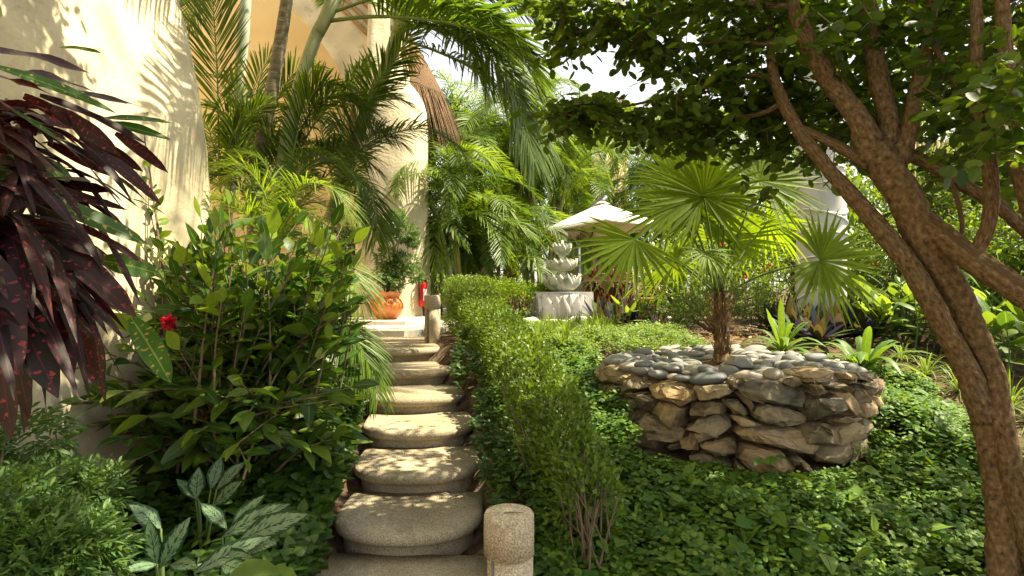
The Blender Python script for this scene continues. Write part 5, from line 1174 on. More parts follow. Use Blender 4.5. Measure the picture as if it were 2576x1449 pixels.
# ------------------------------------------------------------------ creeping ground covers
def steps_keepout(P):
    cx = np.interp(P[:, 1], [2.5, 3.7, 4.8, 6.1, 8], [-.53, -.62, -.82, -1.26, -1.6]); return (np.abs(P[:, 0] - cx) < np.interp(P[:, 1], [2, 6], [.40, .44])) & (P[:, 1] < 8)
def cover(name, label, n, region, mat, seed, L, W, h=(.03, .12), per=6, prof=ROUND, flat=.5, kind='stuff', bumps=.05, extra=None):
    g = rng(seed); P = region(g, n); P = P[~steps_keepout(P)]
    P = P[(P[:, 0] - PCX) ** 2 + (P[:, 1] - PCY) ** 2 > (PR + np.where(np.abs(np.arctan2(P[:, 1] - PCY, P[:, 0] - PCX) + 1.75) < .62, .08, -.06)) ** 2]
    P = P[((P[:, 0] + .012) ** 2 + (P[:, 1] - 2.26) ** 2 > .0196) & ((P[:, 0] + .953) ** 2 + (P[:, 1] - 6.9) ** 2 > .0196)]
    n = len(P); lump = bumps * (np.sin(P[:, 0] * 4.3 + 1) * np.cos(P[:, 1] * 3.7) + np.sin(P[:, 0] * 9 + P[:, 1] * 7) * .6)
    near = np.clip((np.hypot(P[:, 0] - PCX, P[:, 1] - PCY) - PR - .1) / .5, np.where(np.abs(np.arctan2(P[:, 1] - PCY, P[:, 0] - PCX) + 1.75) < .62, .1, 1), 1)
    P[:, 2] = gz(P[:, 0], P[:, 1]) + (g.uniform(*h, n) + np.maximum(lump, -.02)) * near + .17 * np.exp(-((P[:, 0] - 2.8) / .38) ** 2 - ((P[:, 1] - 4.05) / .42) ** 2) + .07 * np.exp(-((P[:, 0] - .85) / .25) ** 2 - ((P[:, 1] - 4.2) / .4) ** 2)
    b = MB(); tw = g.uniform(0, 6.28, n); sz = g.uniform(.65, 1.2, n); tilt = nrm(UPV + g.normal(0, .28, (n, 3)) + [0, -.18, 0])
    e1 = nrm(np.cross(tilt, [1, .2, 0])); e2 = np.cross(tilt, e1)
    for k in range(per):
        a = tw + k * 2.4; rise = g.uniform(.05, .75, n) * (1 - .5 * k / per)
        D = e1 * np.cos(a)[:, None] + e2 * np.sin(a)[:, None]; S = -e1 * np.sin(a)[:, None] + e2 * np.cos(a)[:, None]
        s = sz * g.uniform(.7, 1.15, n) * (1 - .09 * k)
        b.add(*strips(P + tilt * (.012 * k) + D * .006, nrm(D + tilt * rise[:, None]), S + g.normal(0, .2, (n, 3)), L * s, W * s, .22 * g.uniform(.4, 1.6, n), prof, .2))
    if extra: extra(b, g)
    o = b.build(name, mat); return tag(o, label, 'ground cover', kind=kind)
def big_leaves(b, g):
    P = reg([(.3, 2.9, 2.1, 3.6, 1), (2.75, 3.4, 3.4, 5.0, .8), (.15, .7, 3.6, 5.4, .6)])(g, 330); n = len(P); P = P[(P[:, 0] - PCX) ** 2 + (P[:, 1] - PCY) ** 2 > 1.25]; n = len(P)
    P[:, 2] = gz(P[:, 0], P[:, 1]) + g.uniform(.10, .2, n); D = nrm(randdir(g, n) * [1, 1, .4] + [0, -.3, .1]); s = g.uniform(.6, 1.2, n)
    b.add(*strips(P, D, np.cross(D, nrm(UPV + g.normal(0, .35, (n, 3)))), .105 * s, .075 * s, .2, HEART, .18))
def reg(boxes):
    w_ = np.array([(b[1] - b[0]) * (b[3] - b[2]) * b[4] for b in boxes]); w_ = w_ / w_.sum()
    def f(g, n):
        k = g.choice(len(boxes), n, p=w_); B = np.array(boxes)[k]; return np.stack([g.uniform(B[:, 0], B[:, 1]), g.uniform(B[:, 2], B[:, 3]), np.zeros(n)], 1)
    return f
cover('creeper_carpet', 'dense dark green carpet of small crinkled creeper leaves covering the slope around the planter', 8500, reg([(.15, 2.9, 2.0, 3.75, 1.15), (2.3, 3.4, 3.0, 4.6, 1), (.15, .85, 3.7, 5.6, 1.1), (2.75, 3.4, 3.9, 5.0, .9), (2.0, 3.3, 1.7, 2.6, .6), (2.6, 3.5, 4.6, 5.3, .55)]), M['cover'], 401, .060, .047, (.02, .12), per=6, extra=big_leaves)
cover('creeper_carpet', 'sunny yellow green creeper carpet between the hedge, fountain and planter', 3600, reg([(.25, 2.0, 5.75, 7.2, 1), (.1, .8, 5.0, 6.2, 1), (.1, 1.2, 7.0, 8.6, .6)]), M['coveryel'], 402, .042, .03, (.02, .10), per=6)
cover('creeper_carpet', 'heart leaved dark creeper filling the shaded bed left of the steps', 3600, reg([(-1.4, -.9, 1.9, 4.8, 3.0), (-2.2, -.9, 1.9, 3.4, 1), (-2.0, -1.05, 3.2, 4.6, 1), (-2.0, -1.3, 4.4, 6.6, .7)]), M['pothos'], 403, .095, .072, (.04, .22), per=4, prof=HEART, bumps=.06)
cover('creeper_carpet', 'heart leaved dark creeper between the right edge of the steps and the hedge', 1000, reg([(-.1, .28, 2.35, 3.8, 1), (-.28, .0, 3.4, 5.2, 1), (-.55, -.2, 5.0, 7.4, .8)]), M['pothos'], 404, .065, .048, (.03, .16), per=4, prof=HEART)
def litter(g, n): return reg([(2.2, 4.8, 4.6, 7.2, 1), (-1.6, -.2, 2, 4, .5), (1.0, 2.8, 5.9, 8.2, 1), (3.0, 6.0, 6.5, 9.0, .6)])(g, n)
g = rng(41); P = litter(g, 2600); P[:, 2] = gz(P[:, 0], P[:, 1]) + .004 + g.uniform(0, .02, len(P)); P = P[~steps_keepout(P)]; P = P[(P[:, 0] - PCX) ** 2 + (P[:, 1] - PCY) ** 2 > 1.1]
b = MB(); D = nrm(randdir(g, len(P)) * [1, 1, .25]); b.add(*strips(P, D, np.cross(D, nrm(UPV + g.normal(0, .4, (len(P), 3)))), g.uniform(.02, .07, len(P)), g.uniform(.012, .035, len(P)), -.1, OVATE, .25)); tag(b.build('leaf_litter', M['litter']), 'dry brown leaf litter scattered over the bare soil of the beds', 'leaf litter', kind='stuff')

# ------------------------------------------------------------------ clumps and rosettes
def rosette(name, label, cat, base, n, L, W, mat, seed, elev=(20, 80), droop=.5, prof=STRAP, fold=.25, group=None, stem=0, wave=0, cone=None):
    g = rng(seed); base = np.array(base, float); t = thing(name, label, cat, base, group)
    el = R(1) * (elev[0] + (elev[1] - elev[0]) * (np.arange(n) + .5) / n) + g.normal(0, .08, n); az = np.arange(n) * 2.39996 + g.uniform(0, 6)
    D = np.stack([np.cos(el) * np.cos(az), np.cos(el) * np.sin(az), np.sin(el)], 1); S = np.stack([-np.sin(az), np.cos(az), 0 * az], 1)
    top = base + [0, 0, stem]
    P = top[None] + D * [.02, .02, 0] - UPV * (np.linspace(.5, 0, n) * stem * .6)[:, None]
    b = MB(); rows = sorted(set([0, .1, .25, .42, .6, .78, .92, 1])); pf = [(q, float(np.interp(q, [p[0] for p in prof], [p[1] for p in prof]))) for q in rows]
    b.add(*strips(P, D, S, L * g.uniform(.75, 1.15, n), W * g.uniform(.85, 1.15, n), np.minimum(droop * g.uniform(.7, 1.4, n) * (.35 + .65 * np.cos(el)) * 1.3, np.sin(el) + .06 + stem / L), pf, fold, wave=wave, seed=seed)); b.build('foliage', mat, t)
    if stem:
        b = MB(); b.tube([base - [0, 0, .03], (base + top) / 2 + g.normal(0, .01, 3), top + [0, 0, .02]], .018 if L > .3 else .009, 7); b.build('stem', M['stem'], t)
    return t
def gp(px, py, d, dz=0.0):
    p = at(px, py, d); return np.array([p[0], p[1], float(gz(p[0], p[1])) - .02 + dz])
rosette('strap_leaf_plant', 'bright green strap leaved rosette just behind the right rim of the pebble planter', 'plant', gp(1968, 872, 5.9), 24, .66, .078, M['lily'], 501, (14, 82), .6, stem=.06)
rosette('strap_leaf_plant', 'larger strap leaved rosette with arching leaves right of the planter', 'plant', gp(2172, 905, 5.25), 28, .78, .092, M['lily'], 502, (12, 80), .62, stem=.08)
for i, (px, d, n, L) in enumerate([(2330, 5.4, 50, .46), (2415, 5.0, 56, .5), (2540, 4.7, 56, .5), (2610, 4.4, 50, .5), (2270, 5.8, 46, .40)]):
    rosette('grass_tuft', ['small striped grass tuft at the planter side of the leaning trunk', 'striped grass tuft directly behind the leaning brown trunk', 'striped grass tuft right of the leaning brown trunk', 'striped grass tuft at the right edge beyond the trunks', 'farthest striped grass tuft beside the large strap leaved rosette'][i], 'grass', gp(px, 0, d), n, L, .014, M['grass'], 510 + i, (15, 80), .75, BLADE, .2, 'striped grass tufts on the right bank')
for i, (px, d) in enumerate([(1385, 6.6), (1430, 6.4), (1480, 6.7), (1405, 7.1), (1455, 7.3), (1515, 6.9), (1360, 6.1), (1540, 7.4), (1495, 7.7), (1420, 5.9)]):
    rosette('grass_clump', 'soft arching green grass clump in front of the lotus fountain', 'grass', gp(px, 0, d), 90, .46, .012, M['grass'], 520 + i, (40, 88), .55, BLADE, .15, 'grass clumps before the fountain')
RH = [(1512, 8.6, .40), (1548, 8.4, .36), (1588, 8.5, .42), (1622, 8.7, .34), (1660, 8.2, .24), (1700, 7.9, .2), (1945, 7.5, .36), (1985, 7.3, .42), (2030, 7.1, .42), (2075, 6.9, .40), (2110, 6.6, .42), (2150, 6.8, .40), (2060, 6.3, .34), (2190, 6.4, .36), (2010, 6.8, .32)]
for i, (px, d, L) in enumerate(RH):
    rosette('purple_rosette', 'upright purple backed sword leaved rosette beside the lotus fountain base' if i < 4 else ('small reddish sword leaved rosette on bare soil behind the creeper' if i < 6 else 'upright purple and dark green sword leaved rosette behind the strap leaved plants'), 'plant', gp(px, 0, d, .04), 26, L * 1.35, .10 * L / .4, M['rhoeo'], 540 + i, (25, 88), .22, LANCE, .3, ['purple rosettes by the fountain', 'small red rosettes on soil', 'purple rosettes behind the planter'][0 if i < 4 else 1 if i < 6 else 2])
RC = [(1195, 10.6, .62), (1285, 10.5, .66), (1495, 12.2, .8), (1545, 12.6, .85), (1590, 12.3, .75), (1620, 13, .8)]
for i, (px, d, st) in enumerate(RC):
    rosette('red_leaf_plant', ['reddish brown drooping rosette shrub nearer the white column, above the sunny hedge', 'reddish brown drooping rosette shrub left of the fountain, above the sunny hedge'][i] if i < 2 else 'dark red leaved bush behind the patio table', 'plant', gp(px, 0, d), 60, .48, .055, M['redcroton'], 560 + i, (-35, 85), .75, STRAP, .3, None if i < 2 else 'dark red bushes behind the table', stem=st)

def canes(name, label, cat, base, n, h, L, W, mat, seed, spread=.3, per=10, prof=LANCE, droop=.35, group=None, r=.010):
    """upright leafy canes with two ranked leaves"""
    g = rng(seed); base = np.array(base, float); t = thing(name, label, cat, base, group); b, bs = MB(), MB()
    for i in range(n):
        a = g.uniform(0, 6.28); q = spread * math.sqrt(g.uniform(0, 1)); p0 = base + [q * math.cos(a), q * math.sin(a), 0]; hh = h * g.uniform(.6, 1.1); p1 = p0 + [g.normal(0, .14) * hh, g.normal(0, .14) * hh, hh]; P = sample([p0, (p0 + p1) / 2 + g.normal(0, .03, 3), p1], per + 2)
        bs.tube(P, np.linspace(r, r * .5, per + 2), 5, smooth=1, cap=False); az = g.uniform(0, 6.28)
        k = np.arange(per); aa = az + k * math.pi + g.normal(0, .5, per); el = np.linspace(.25, 1.1, per) + g.normal(0, .15, per)
        D = np.stack([np.cos(aa) * np.cos(el), np.sin(aa) * np.cos(el), np.sin(el)], 1); S = np.stack([-np.sin(aa), np.cos(aa), 0 * aa], 1)
        b.add(*strips(P[2:], D, S, L * g.uniform(.75, 1.15, per), W * g.uniform(.8, 1.15, per), droop * g.uniform(.5, 1.5, per), [(q_, float(np.interp(q_, [z[0] for z in prof], [z[1] for z in prof]))) for q_ in (0, .12, .3, .5, .72, .9, 1)], .22))
    b.build('foliage', mat, t); bs.build('stem', M['stem'], t); return t
canes('variegated_plant', 'single pale yellow variegated leaf plant standing before the patio chair', 'plant', gp(1572, 0, 8.2), 2, .42, .30, .09, M['pale'], 580, .06, 4, OVATE, .1)
for i, (px, d, h, m) in enumerate([(2130, 9.6, 2.1, 'broad'), (2185, 10.2, 2.4, 'broad'), (1660, 12.2, 1.4, 'broad'), (1720, 12.6, 1.6, 'broad'), (2270, 10.5, 2.2, 'broad'), (2060, 11.2, 2.2, 'broad'), (1920, 11.0, 2.0, 'broad')]):
    canes('ginger_plant', ['tall leafy ginger canes right of the whitewashed trunk', 'taller ginger canes further right of the whitewashed trunk', 'leafy ginger clump behind the patio chair', 'leafy ginger clump left of the fan palm crown', 'ginger canes behind the branching brown tree', 'ginger canes hidden behind the whitewashed trunk', 'ginger canes just left of the whitewashed trunk'][i], 'plant', gp(px, 0, d), 16, h, .42, .085, M[m], 590 + i, .45, 12)
for i, (px, d, h, m) in enumerate([(2240, 6.3, .55, 'pale'), (2300, 6.6, .65, 'broad'), (2350, 6.0, .6, 'broad'), (2215, 6.9, .6, 'broad'), (2420, 6.4, .7, 'broad'), (2500, 5.8, .75, 'pale'), (2570, 5.2, .7, 'broad'), (2480, 6.9, .8, 'pale'), (2650, 5.6, .9, 'broad')]):
    canes('broad_leaf_plant', ['pale yellowish broad leaved plant nearest the purple rosettes', 'broad green leaved plant left of the leaning trunk', 'broad green leaved plant right behind the leaning trunk', 'broad green leaved plant beside the purple rosettes', 'broad leaved plant between the two leaning trunks', 'pale variegated broad leaved plant at the right edge', 'low broad leaved plant at the far right edge', 'pale broad leaved plant behind the thick trunk', 'broad leaved plant past the right edge of the bank'][i], 'plant', gp(px, 0, d), 9, h, .30, .14, M[m], 610 + i, .28, 6, OVATE, .3)

def bush(name, label, cat, blobs, n, L, W, mat, seed, base, prof=OVATE, flowers=0, group=None, fmat='orangeflower', stem_n=10, fsz=.05):
    base = np.array(base, float); t = thing(name, label, cat, base, group); b = MB(); leaf_cloud(b, blobs, n, L, W, seed, prof); b.build('foliage', mat, t)
    b = MB(); stems(b, base, [np.asarray(c) + rng(seed + i).normal(0, .3, 3) * r for i, (c, r) in enumerate(blobs * (1 + stem_n // len(blobs)))][:max(stem_n, len(blobs))], .022, .006, seed); b.build('stem', M['twig'], t)
    if flowers:
        g = rng(seed + 7)
        for k in range(flowers):
            c, r = blobs[int(g.integers(len(blobs)))]; q = nrm(g.normal(size=3) + [0, -1.4, .5]); p = np.asarray(c) + q * np.asarray(r) * 1.02
            b = MB(); D = nrm(randdir(g, 9) + q * .9); b.add(*strips(np.repeat(p[None], 9, 0), D, perp(D, g, 9), fsz, fsz * .55, .1, OVATE, .2)); b.build('flower', M[fmat], t)
    return t
def bl(px, py, d, rx, ry, dep=None):
    k = d / FOC; return (at(px, py, d), (rx * k, dep or rx * k * .8, ry * k))
bush('hibiscus_bush', 'sunny small leaved bush with red flowers behind the fan palm', 'bush', [bl(1740, 640, 9.0, 110, 60), bl(1850, 650, 9.2, 110, 70), bl(1930, 660, 9.0, 60, 60), bl(1660, 690, 9.2, 60, 50)], 6500, .055, .03, M['coveryel'], 701, gp(1800, 0, 9.1), flowers=9)
bush('leafy_bush', 'dense fine leaved green bush right behind the fan palm trunk', 'bush', [bl(1720, 770, 7.6, 60, 60), bl(1790, 740, 7.9, 60, 60), bl(1880, 760, 7.7, 60, 55), bl(1930, 730, 8.2, 50, 50), bl(1640, 770, 8.4, 40, 40)], 6000, .045, .022, M['hedge'], 702, gp(1800, 0, 7.8))
bush('leafy_bush', 'bushy shrub with small red flowers behind the thick leaning trunk', 'bush', [bl(2260, 620, 8.4, 110, 90), bl(2400, 640, 8.0, 100, 80), bl(2180, 690, 8.6, 70, 60)], 6000, .06, .03, M['hedge'], 703, gp(2300, 0, 8.3), flowers=8)
bush('leafy_bush', 'bright leafy bush at the right edge behind the trunks', 'bush', [bl(2500, 600, 7.0, 120, 100), bl(2600, 500, 7.5, 130, 130), bl(2480, 470, 8.5, 90, 80)], 6000, .07, .034, M['mass'], 704, gp(2540, 0, 7.3), flowers=4, fmat='flower')
bush('feathery_bush', 'fine feathery shrub behind the low sunny palm near the dark doorway', 'bush', [bl(840, 590, 8.0, 45, 60), bl(800, 650, 7.6, 60, 60), bl(860, 540, 8.2, 30, 40)], 2600, .05, .016, M['bush'], 705, gp(830, 0, 8.0))


# right bank: shrubs that close the view behind the leaning trunks
for i, (blb, n_, L_, W_, m_, lab) in enumerate([
  ([bl(2120, 640, 10.5, 120, 120), bl(2230, 520, 11.0, 120, 130)], 4500, .10, .045, 'mass', 'leafy shrub right of the whitewashed trunk, behind the ginger canes'),
  ([bl(2350, 480, 10.0, 120, 110), bl(2440, 540, 9.5, 120, 120)], 4500, .09, .04, 'mass', 'leafy shrub before the bamboo fence, seen through the fork of the trunks'),
  ([bl(2560, 700, 6.2, 110, 90), bl(2660, 650, 6.0, 120, 120)], 3500, .09, .045, 'broad', 'leafy shrub at the right edge low on the bank'),
  ([bl(2030, 620, 10.0, 70, 120), bl(1960, 560, 11.0, 80, 120)], 4000, .09, .04, 'mass', 'leafy shrub left of the whitewashed trunk behind the fan palm leaves'),
  ([bl(2500, 330, 10.0, 130, 120), bl(2620, 350, 9.0, 130, 140)], 4000, .10, .045, 'mass', 'high leafy shrub at the right edge above the bank')]):
    bush('leafy_bush', lab, 'bush', blb, n_, L_, W_, M[m_], 720 + i, (blb[0][0][0], blb[0][0][1], 1.0), flowers=3 if i in (1, 4) else 0, fmat='flower')

# ------------------------------------------------------------------ trees of the background
def bg_tree(label, px, d, ztop, rad, n, seed, L=.14, W=.065, mat='mass', zlow=None, name='broadleaf_tree'):
    x = at(px, 0, d)[0]; g = rng(seed); zl = zlow if zlow is not None else 1.0 + (ztop - 1) * .3
    t = thing(name, label, 'tree', (x, d, 1.0), 'trees behind the garden'); blobs = []
    for k in range(11):
        q = nrm(g.normal(size=3)) * g.uniform(.25, .8); blobs.append((np.array([x, d, (ztop + zl) / 2]) + q * [rad, rad * .8, (ztop - zl) / 2], (rad * g.uniform(.3, .5), rad * g.uniform(.3, .45), (ztop - zl) * g.uniform(.13, .22))))
    b = MB(); leaf_cloud(b, blobs, n, L, W, seed, OVATE, shell=.3); b.build('crown', M[mat], t)
    b = MB(); b.tube([(x, d, .9), (x + .1, d, 1 + (zl - 1) * .6), (x - .05, d, zl + .4), (x, d, (ztop + zl) / 2)], [.16, .13, .10, .04], 10, smooth=4); tr = b.build('trunk', M['bark'], t)
    b = MB(); stems(b, (x, d, zl), [c for c, r in blobs], .05, .012, seed, sides=5); b.build('limb', M['bark'], tr)
bg_tree('leafy tree rising behind the whitewashed palm trunk', 2080, 15.5, 6.5, 2.6, 4500, 801, zlow=1.2)
bg_tree('leafy tree behind the crotch of the brown foreground tree', 2330, 13.5, 6.5, 2.6, 5000, 802, zlow=1.3)
bg_tree('leafy tree at the right edge far behind the brown trunks', 2560, 12.0, 6.0, 2.4, 5000, 803, zlow=1.2)
bg_tree('broad tree beyond the right edge of the garden bank', 2850, 11.0, 6.0, 2.4, 4000, 804, zlow=1.1)
bg_tree('tall leafy tree far behind the fan palm and clumping palms', 1800, 23.0, 6.2, 3.6, 4000, 805, L=.2, W=.09, zlow=1.2)
bg_tree('tall leafy tree far behind the umbrella and fountain', 1480, 25.0, 5.0, 3.2, 3500, 806, L=.2, W=.09, zlow=1.2)
bg_tree('tall leafy tree far behind the thatch eave and palms', 1180, 24.0, 7.2, 3.4, 3500, 807, L=.2, W=.09, zlow=1.2)
bg_tree('dark tree filling the gap right behind the white column', 1080, 17.0, 5.0, 1.8, 2500, 808, zlow=1.1)
bg_tree('leafy tree far behind the right side of the fan palm', 2000, 21.0, 7.0, 3.0, 3500, 809, L=.2, W=.09, zlow=1.2)

# ------------------------------------------------------------------ thatched pavilion, bamboo fence
pv = at(1500, 285, 24.0); pvl = thing('thatched_pavilion', 'distant round pavilion with a pale thatched roof and ochre wall seen below the branches', 'pavilion', (pv[0], 24.0, 1.0))
thatch_cone('roof', (pv[0], 24.0, pv[2] + 1.0), 1.7, pv[2], M['palethatch'], pvl, 900, 15, .6)
b = MB(); b.lathe([(1.3, 1.0), (1.3, pv[2] + .1)], pv[0], 24.0, 24); b.build('wall', M['ochre'], pvl)
fc = thing('bamboo_fence', 'weathered bamboo pole fence among the greenery behind the branching tree', 'fence', (at(2390, 0, 11)[0], 11.2, 1.0))
for i, px in enumerate(range(2250, 2600, 12)):
    x = at(px, 0, 11.2)[0]; b = MB(); z1 = at(0, 345 + 9 * math.sin(px), 11.2)[2]; b.tube([(x, 11.2 + .02 * math.sin(px * 3), .95), (x + .01, 11.2, z1)], .042, 7, smooth=1); b.build('bamboo_pole', M['bamboo'], fc)
for zz in (1.6, 2.8, 4.0):
    b = MB(); b.tube([(at(2245, 0, 11.2)[0], 11.14, zz), (at(2600, 0, 11.2)[0], 11.14, zz + .03)], .03, 7, smooth=1); b.build('rail', M['bamboo'], fc)

# ------------------------------------------------------------------ leafy bush left of the steps, with a red flower head
lb = thing('ixora_bush', 'big broad leaved bush with arching branches and one red flower head left of the steps', 'bush', (-1.6, 3.7, .4))
b, bs = MB(), MB(); g = rng(66)
def shoot(p0, p1, n, L, W, bulge=.12, lo=.35, r=.010):
    p0, p1 = np.asarray(p0, float), np.asarray(p1, float); ln = np.linalg.norm(p1 - p0); mid = (p0 + p1) / 2 + [g.normal(0, .05), g.normal(0, .05), bulge * ln]
    P = sample([p0, mid, p1], 24); T = nrm(np.gradient(P, axis=0)); bs.tube(P, np.linspace(r, r * .3, 24), 5, smooth=1, cap=False)
    u = np.linspace(lo, 1, n); i = np.clip((u * 23).astype(int), 0, 23); t = T[i]; sd = nrm(np.cross(t, UPV + g.normal(0, .2, (n, 3)))); sg = np.where(np.arange(n) % 2, 1, -1)[:, None]
    D = nrm(t * .55 + sd * sg * .8 + g.normal(0, .25, (n, 3)) + [0, 0, .12]); D[-1] = t[-1]
    nn = nrm(UPV + g.normal(0, .5, (n, 3))); s = g.uniform(.65, 1.15, n)
    b.add(*strips(P[i], D, np.cross(D, nn), L * s, W * s, .22 * g.uniform(0, 2, n), [(q_, float(np.interp(q_, [z[0] for z in OVATE], [z[1] for z in OVATE]))) for q_ in (0, .1, .25, .42, .62, .82, 1)], .16))
TGT = []
def tg(box, n, d0, d1):
    for _ in range(n): TGT.append((g.uniform(box[0], box[2]), g.uniform(box[1], box[3]), g.uniform(d0, d1)))
tg((470, 560, 900, 720), 66, 3.4, 4.7); tg((350, 620, 620, 830), 44, 3.1, 4.2); tg((600, 680, 910, 900), 56, 3.3, 4.5); tg((270, 740, 600, 1000), 44, 2.9, 3.9); tg((600, 860, 890, 1120), 46, 3.0, 4.1); tg((300, 950, 640, 1180), 34, 2.8, 3.7)
TGT += [(q, g.uniform(515, 590), g.uniform(3.7, 4.5)) for q in (505, 540, 575, 610, 660, 700, 745, 790, 830, 860)]
for (px, py, d) in TGT:
    e = at(px, py, d); p0 = np.array([-1.75 + g.normal(0, .22), 3.85 + g.normal(0, .3), .45]); e[0] = max(e[0], -2.24)
    shoot(p0 + (e - p0) * g.uniform(0, .35), e, int(g.integers(9, 15)), .175, .078)
for (px, py, d) in [(190, 1010, 3.0), (150, 1080, 3.0), (230, 930, 3.05), (90, 1010, 2.9), (260, 1060, 3.1), (215, 880, 3.1)]:
    e = at(px, py, d); e[0] = max(e[0], -2.22); shoot([-1.85, 3.5, .75], e, 13, .12, .06, .10, .4)
for (px, py, d) in [(345, 225, 3.7), (352, 420, 3.7), (345, 300, 3.72), (335, 520, 3.7)]:
    e = at(px, py, d); shoot([-2.15, 3.6, .9], e, 15, .10, .05, .02, .35)
b.build('foliage', M['bush'], lb); bs.build('branch', M['twig'], lb)
fcen = at(428, 812, 3.0); b = MB(); n = 120; D = nrm(randdir(g, n) + [0.2, -.7, .4]); b.add(*strips(np.repeat(fcen[None], n, 0) + D * .012, D, perp(D, g, n), g.uniform(.022, .05, n), .012, .1, OVATE, .2)); b.build('flower', M['flower'], lb)
fcen = at(515, 1045, 3.1); b = MB(); n = 30; D = nrm(randdir(g, n) + [0.2, -.7, .2]); b.add(*strips(np.repeat(fcen[None], n, 0), D, perp(D, g, n), g.uniform(.03, .06, n), .008, .1, OVATE, .2)); b.build('flower', M['redcroton'], lb)

# ------------------------------------------------------------------ silver patterned leaves in the left foreground
def px_leaves(name, label, cat, base, L_, mat, seed, W=.075, droop=.12, group=None, prof=OVATE, wave=0, stem=True, face=(0, -.6, .8), tw=.25, fold=.14):
    """leaf blades from picture points: (x0, y0, d0, x1, y1, d1, width scale)"""
    g = rng(seed); t = thing(name, label, cat, base, group); P, D, L, S, Wd = [], [], [], [], []
    for r in L_:
        a, e = at(*r[:3]), at(*r[3:6]); v = e - a; l = np.linalg.norm(v); P.append(a); L.append(l); D.append(v + [0, 0, droop * l]); f = nrm(np.array(face) + g.normal(0, tw, 3)); S.append(np.cross(v, f)); Wd.append(W * (r[6] if len(r) > 6 else 1))
    b = MB(); rows = (0, .06, .15, .25, .36, .48, .6, .72, .82, .91, 1); pf = [(q_, float(np.interp(q_, [z[0] for z in prof], [z[1] for z in prof]))) for q_ in rows]
    b.add(*strips(P, D, np.array(S), L, Wd, droop, pf, fold, wave=wave, seed=seed)); b.build('foliage', mat, t)
    if stem:
        b = MB()
        for p in P: b.tube([np.asarray(base) + g.normal(0, .02, 3) * [1, 1, 0], (np.asarray(base) + p) / 2 + [0, 0, .05], p], [.008, .006, .004], 5, smooth=3)
        b.build('stem', M['stem'], t)
    return t
sil = 'silver patterned plants in the left foreground'
px_leaves('silver_leaf_plant', 'silver patterned plant with two long leaves crossing in a V at the bottom left', 'plant', gp(420, 0, 2.15), [(393, 1425, 2.1, 372, 1290, 2.15, 1), (402, 1430, 2.1, 488, 1285, 2.15, 1.05), (405, 1330, 2.2, 318, 1262, 2.15, .9), (430, 1420, 2.05, 500, 1430, 1.9, .9), (395, 1420, 2.05, 300, 1440, 1.95, .8), (410, 1400, 2.2, 455, 1320, 2.4, .8)], M['silver'], 901, .08, group=None)
px_leaves('silver_leaf_plant', 'largest silver patterned plant, a fan of long leaves beside the lower steps', 'plant', gp(560, 0, 2.3), [(490, 1440, 2.0, 690, 1345, 2.1, 1.15), (560, 1350, 2.3, 740, 1262, 2.3, 1.15), (600, 1360, 2.2, 785, 1290, 2.2, 1.2), (580, 1330, 2.35, 672, 1238, 2.45, 1.0), (520, 1420, 2.1, 640, 1400, 1.95, .95), (600, 1390, 2.15, 700, 1365, 2.1, 1), (560, 1420, 2.0, 620, 1445, 1.9, .9), (620, 1300, 2.4, 700, 1330, 2.3, .9), (570, 1330, 2.4, 500, 1260, 2.5, .8)], M['silver'], 902, .085)
px_leaves('silver_leaf_plant', 'silver patterned plant with upright leaves behind the fan of long leaves', 'plant', gp(510, 0, 2.8), [(492, 1255, 2.75, 502, 1165, 2.8, 1), (540, 1270, 2.7, 615, 1205, 2.65, .95), (545, 1230, 2.8, 625, 1155, 2.85, 1.0), (500, 1260, 2.75, 440, 1200, 2.8, .9), (530, 1230, 2.8, 560, 1140, 2.9, .9)], M['silver'], 903, .09)
px_leaves('silver_leaf_plant', 'silver patterned plant amid the leafy bush, farthest from the viewer', 'plant', gp(640, 0, 3.4), [(460, 1120, 3.2, 555, 1102, 3.2, .9), (575, 1150, 3.2, 582, 1078, 3.2, .9), (680, 1075, 3.4, 755, 1150, 3.3, 1), (620, 1140, 3.3, 720, 1125, 3.25, .9), (755, 1125, 3.4, 840, 1145, 3.3, .8), (690, 1080, 3.4, 640, 1040, 3.4, .8)], M['silver'], 904, .095)
px_leaves('broad_leaf_plant', 'single broad plain green leaf plant at the bottom edge left of the steps', 'plant', gp(640, 0, 1.85), [(560, 1470, 1.75, 715, 1440, 1.8, 1.6), (640, 1455, 1.8, 760, 1480, 1.75, 1.2), (600, 1480, 1.75, 480, 1470, 1.7, 1)], M['broad'], 905, .09)

# ------------------------------------------------------------------ lacy shrub at the bottom left
ls = thing('lacy_shrub', 'soft bright green shrub with finely cut lacy leaves at the bottom left corner', 'bush', gp(60, 0, 2.0) + [0, 0, 0])
blobs = [bl(60, 1390, 1.9, 130, 70, .18), bl(190, 1400, 1.95, 80, 60, .15), bl(30, 1250, 2.15, 60, 30, .15), bl(215, 1245, 2.35, 60, 35, .12), bl(110, 1225, 2.4, 90, 25, .12), bl(-60, 1350, 1.9, 110, 80, .2)]
b = MB(); lacy_cloud(b, blobs, 1900, .085, 71, W=.011, k=9); b.build('foliage', M['lacy'], ls)
b = MB(); stems(b, gp(60, 0, 2.05), [c for c, r in blobs] + [at(20, 1060, 2.5), at(140, 1090, 2.6), at(90, 1140, 2.5)], .008, .003, 8); b.build('stem', M['twig'], ls)
b = MB(); lacy_cloud(b, [bl(60, 1110, 2.55, 80, 45, .1), bl(30, 1160, 2.5, 60, 30, .1)], 150, .09, 72, W=.016, k=7); f2 = b.build('foliage', M['lacy'], ls)

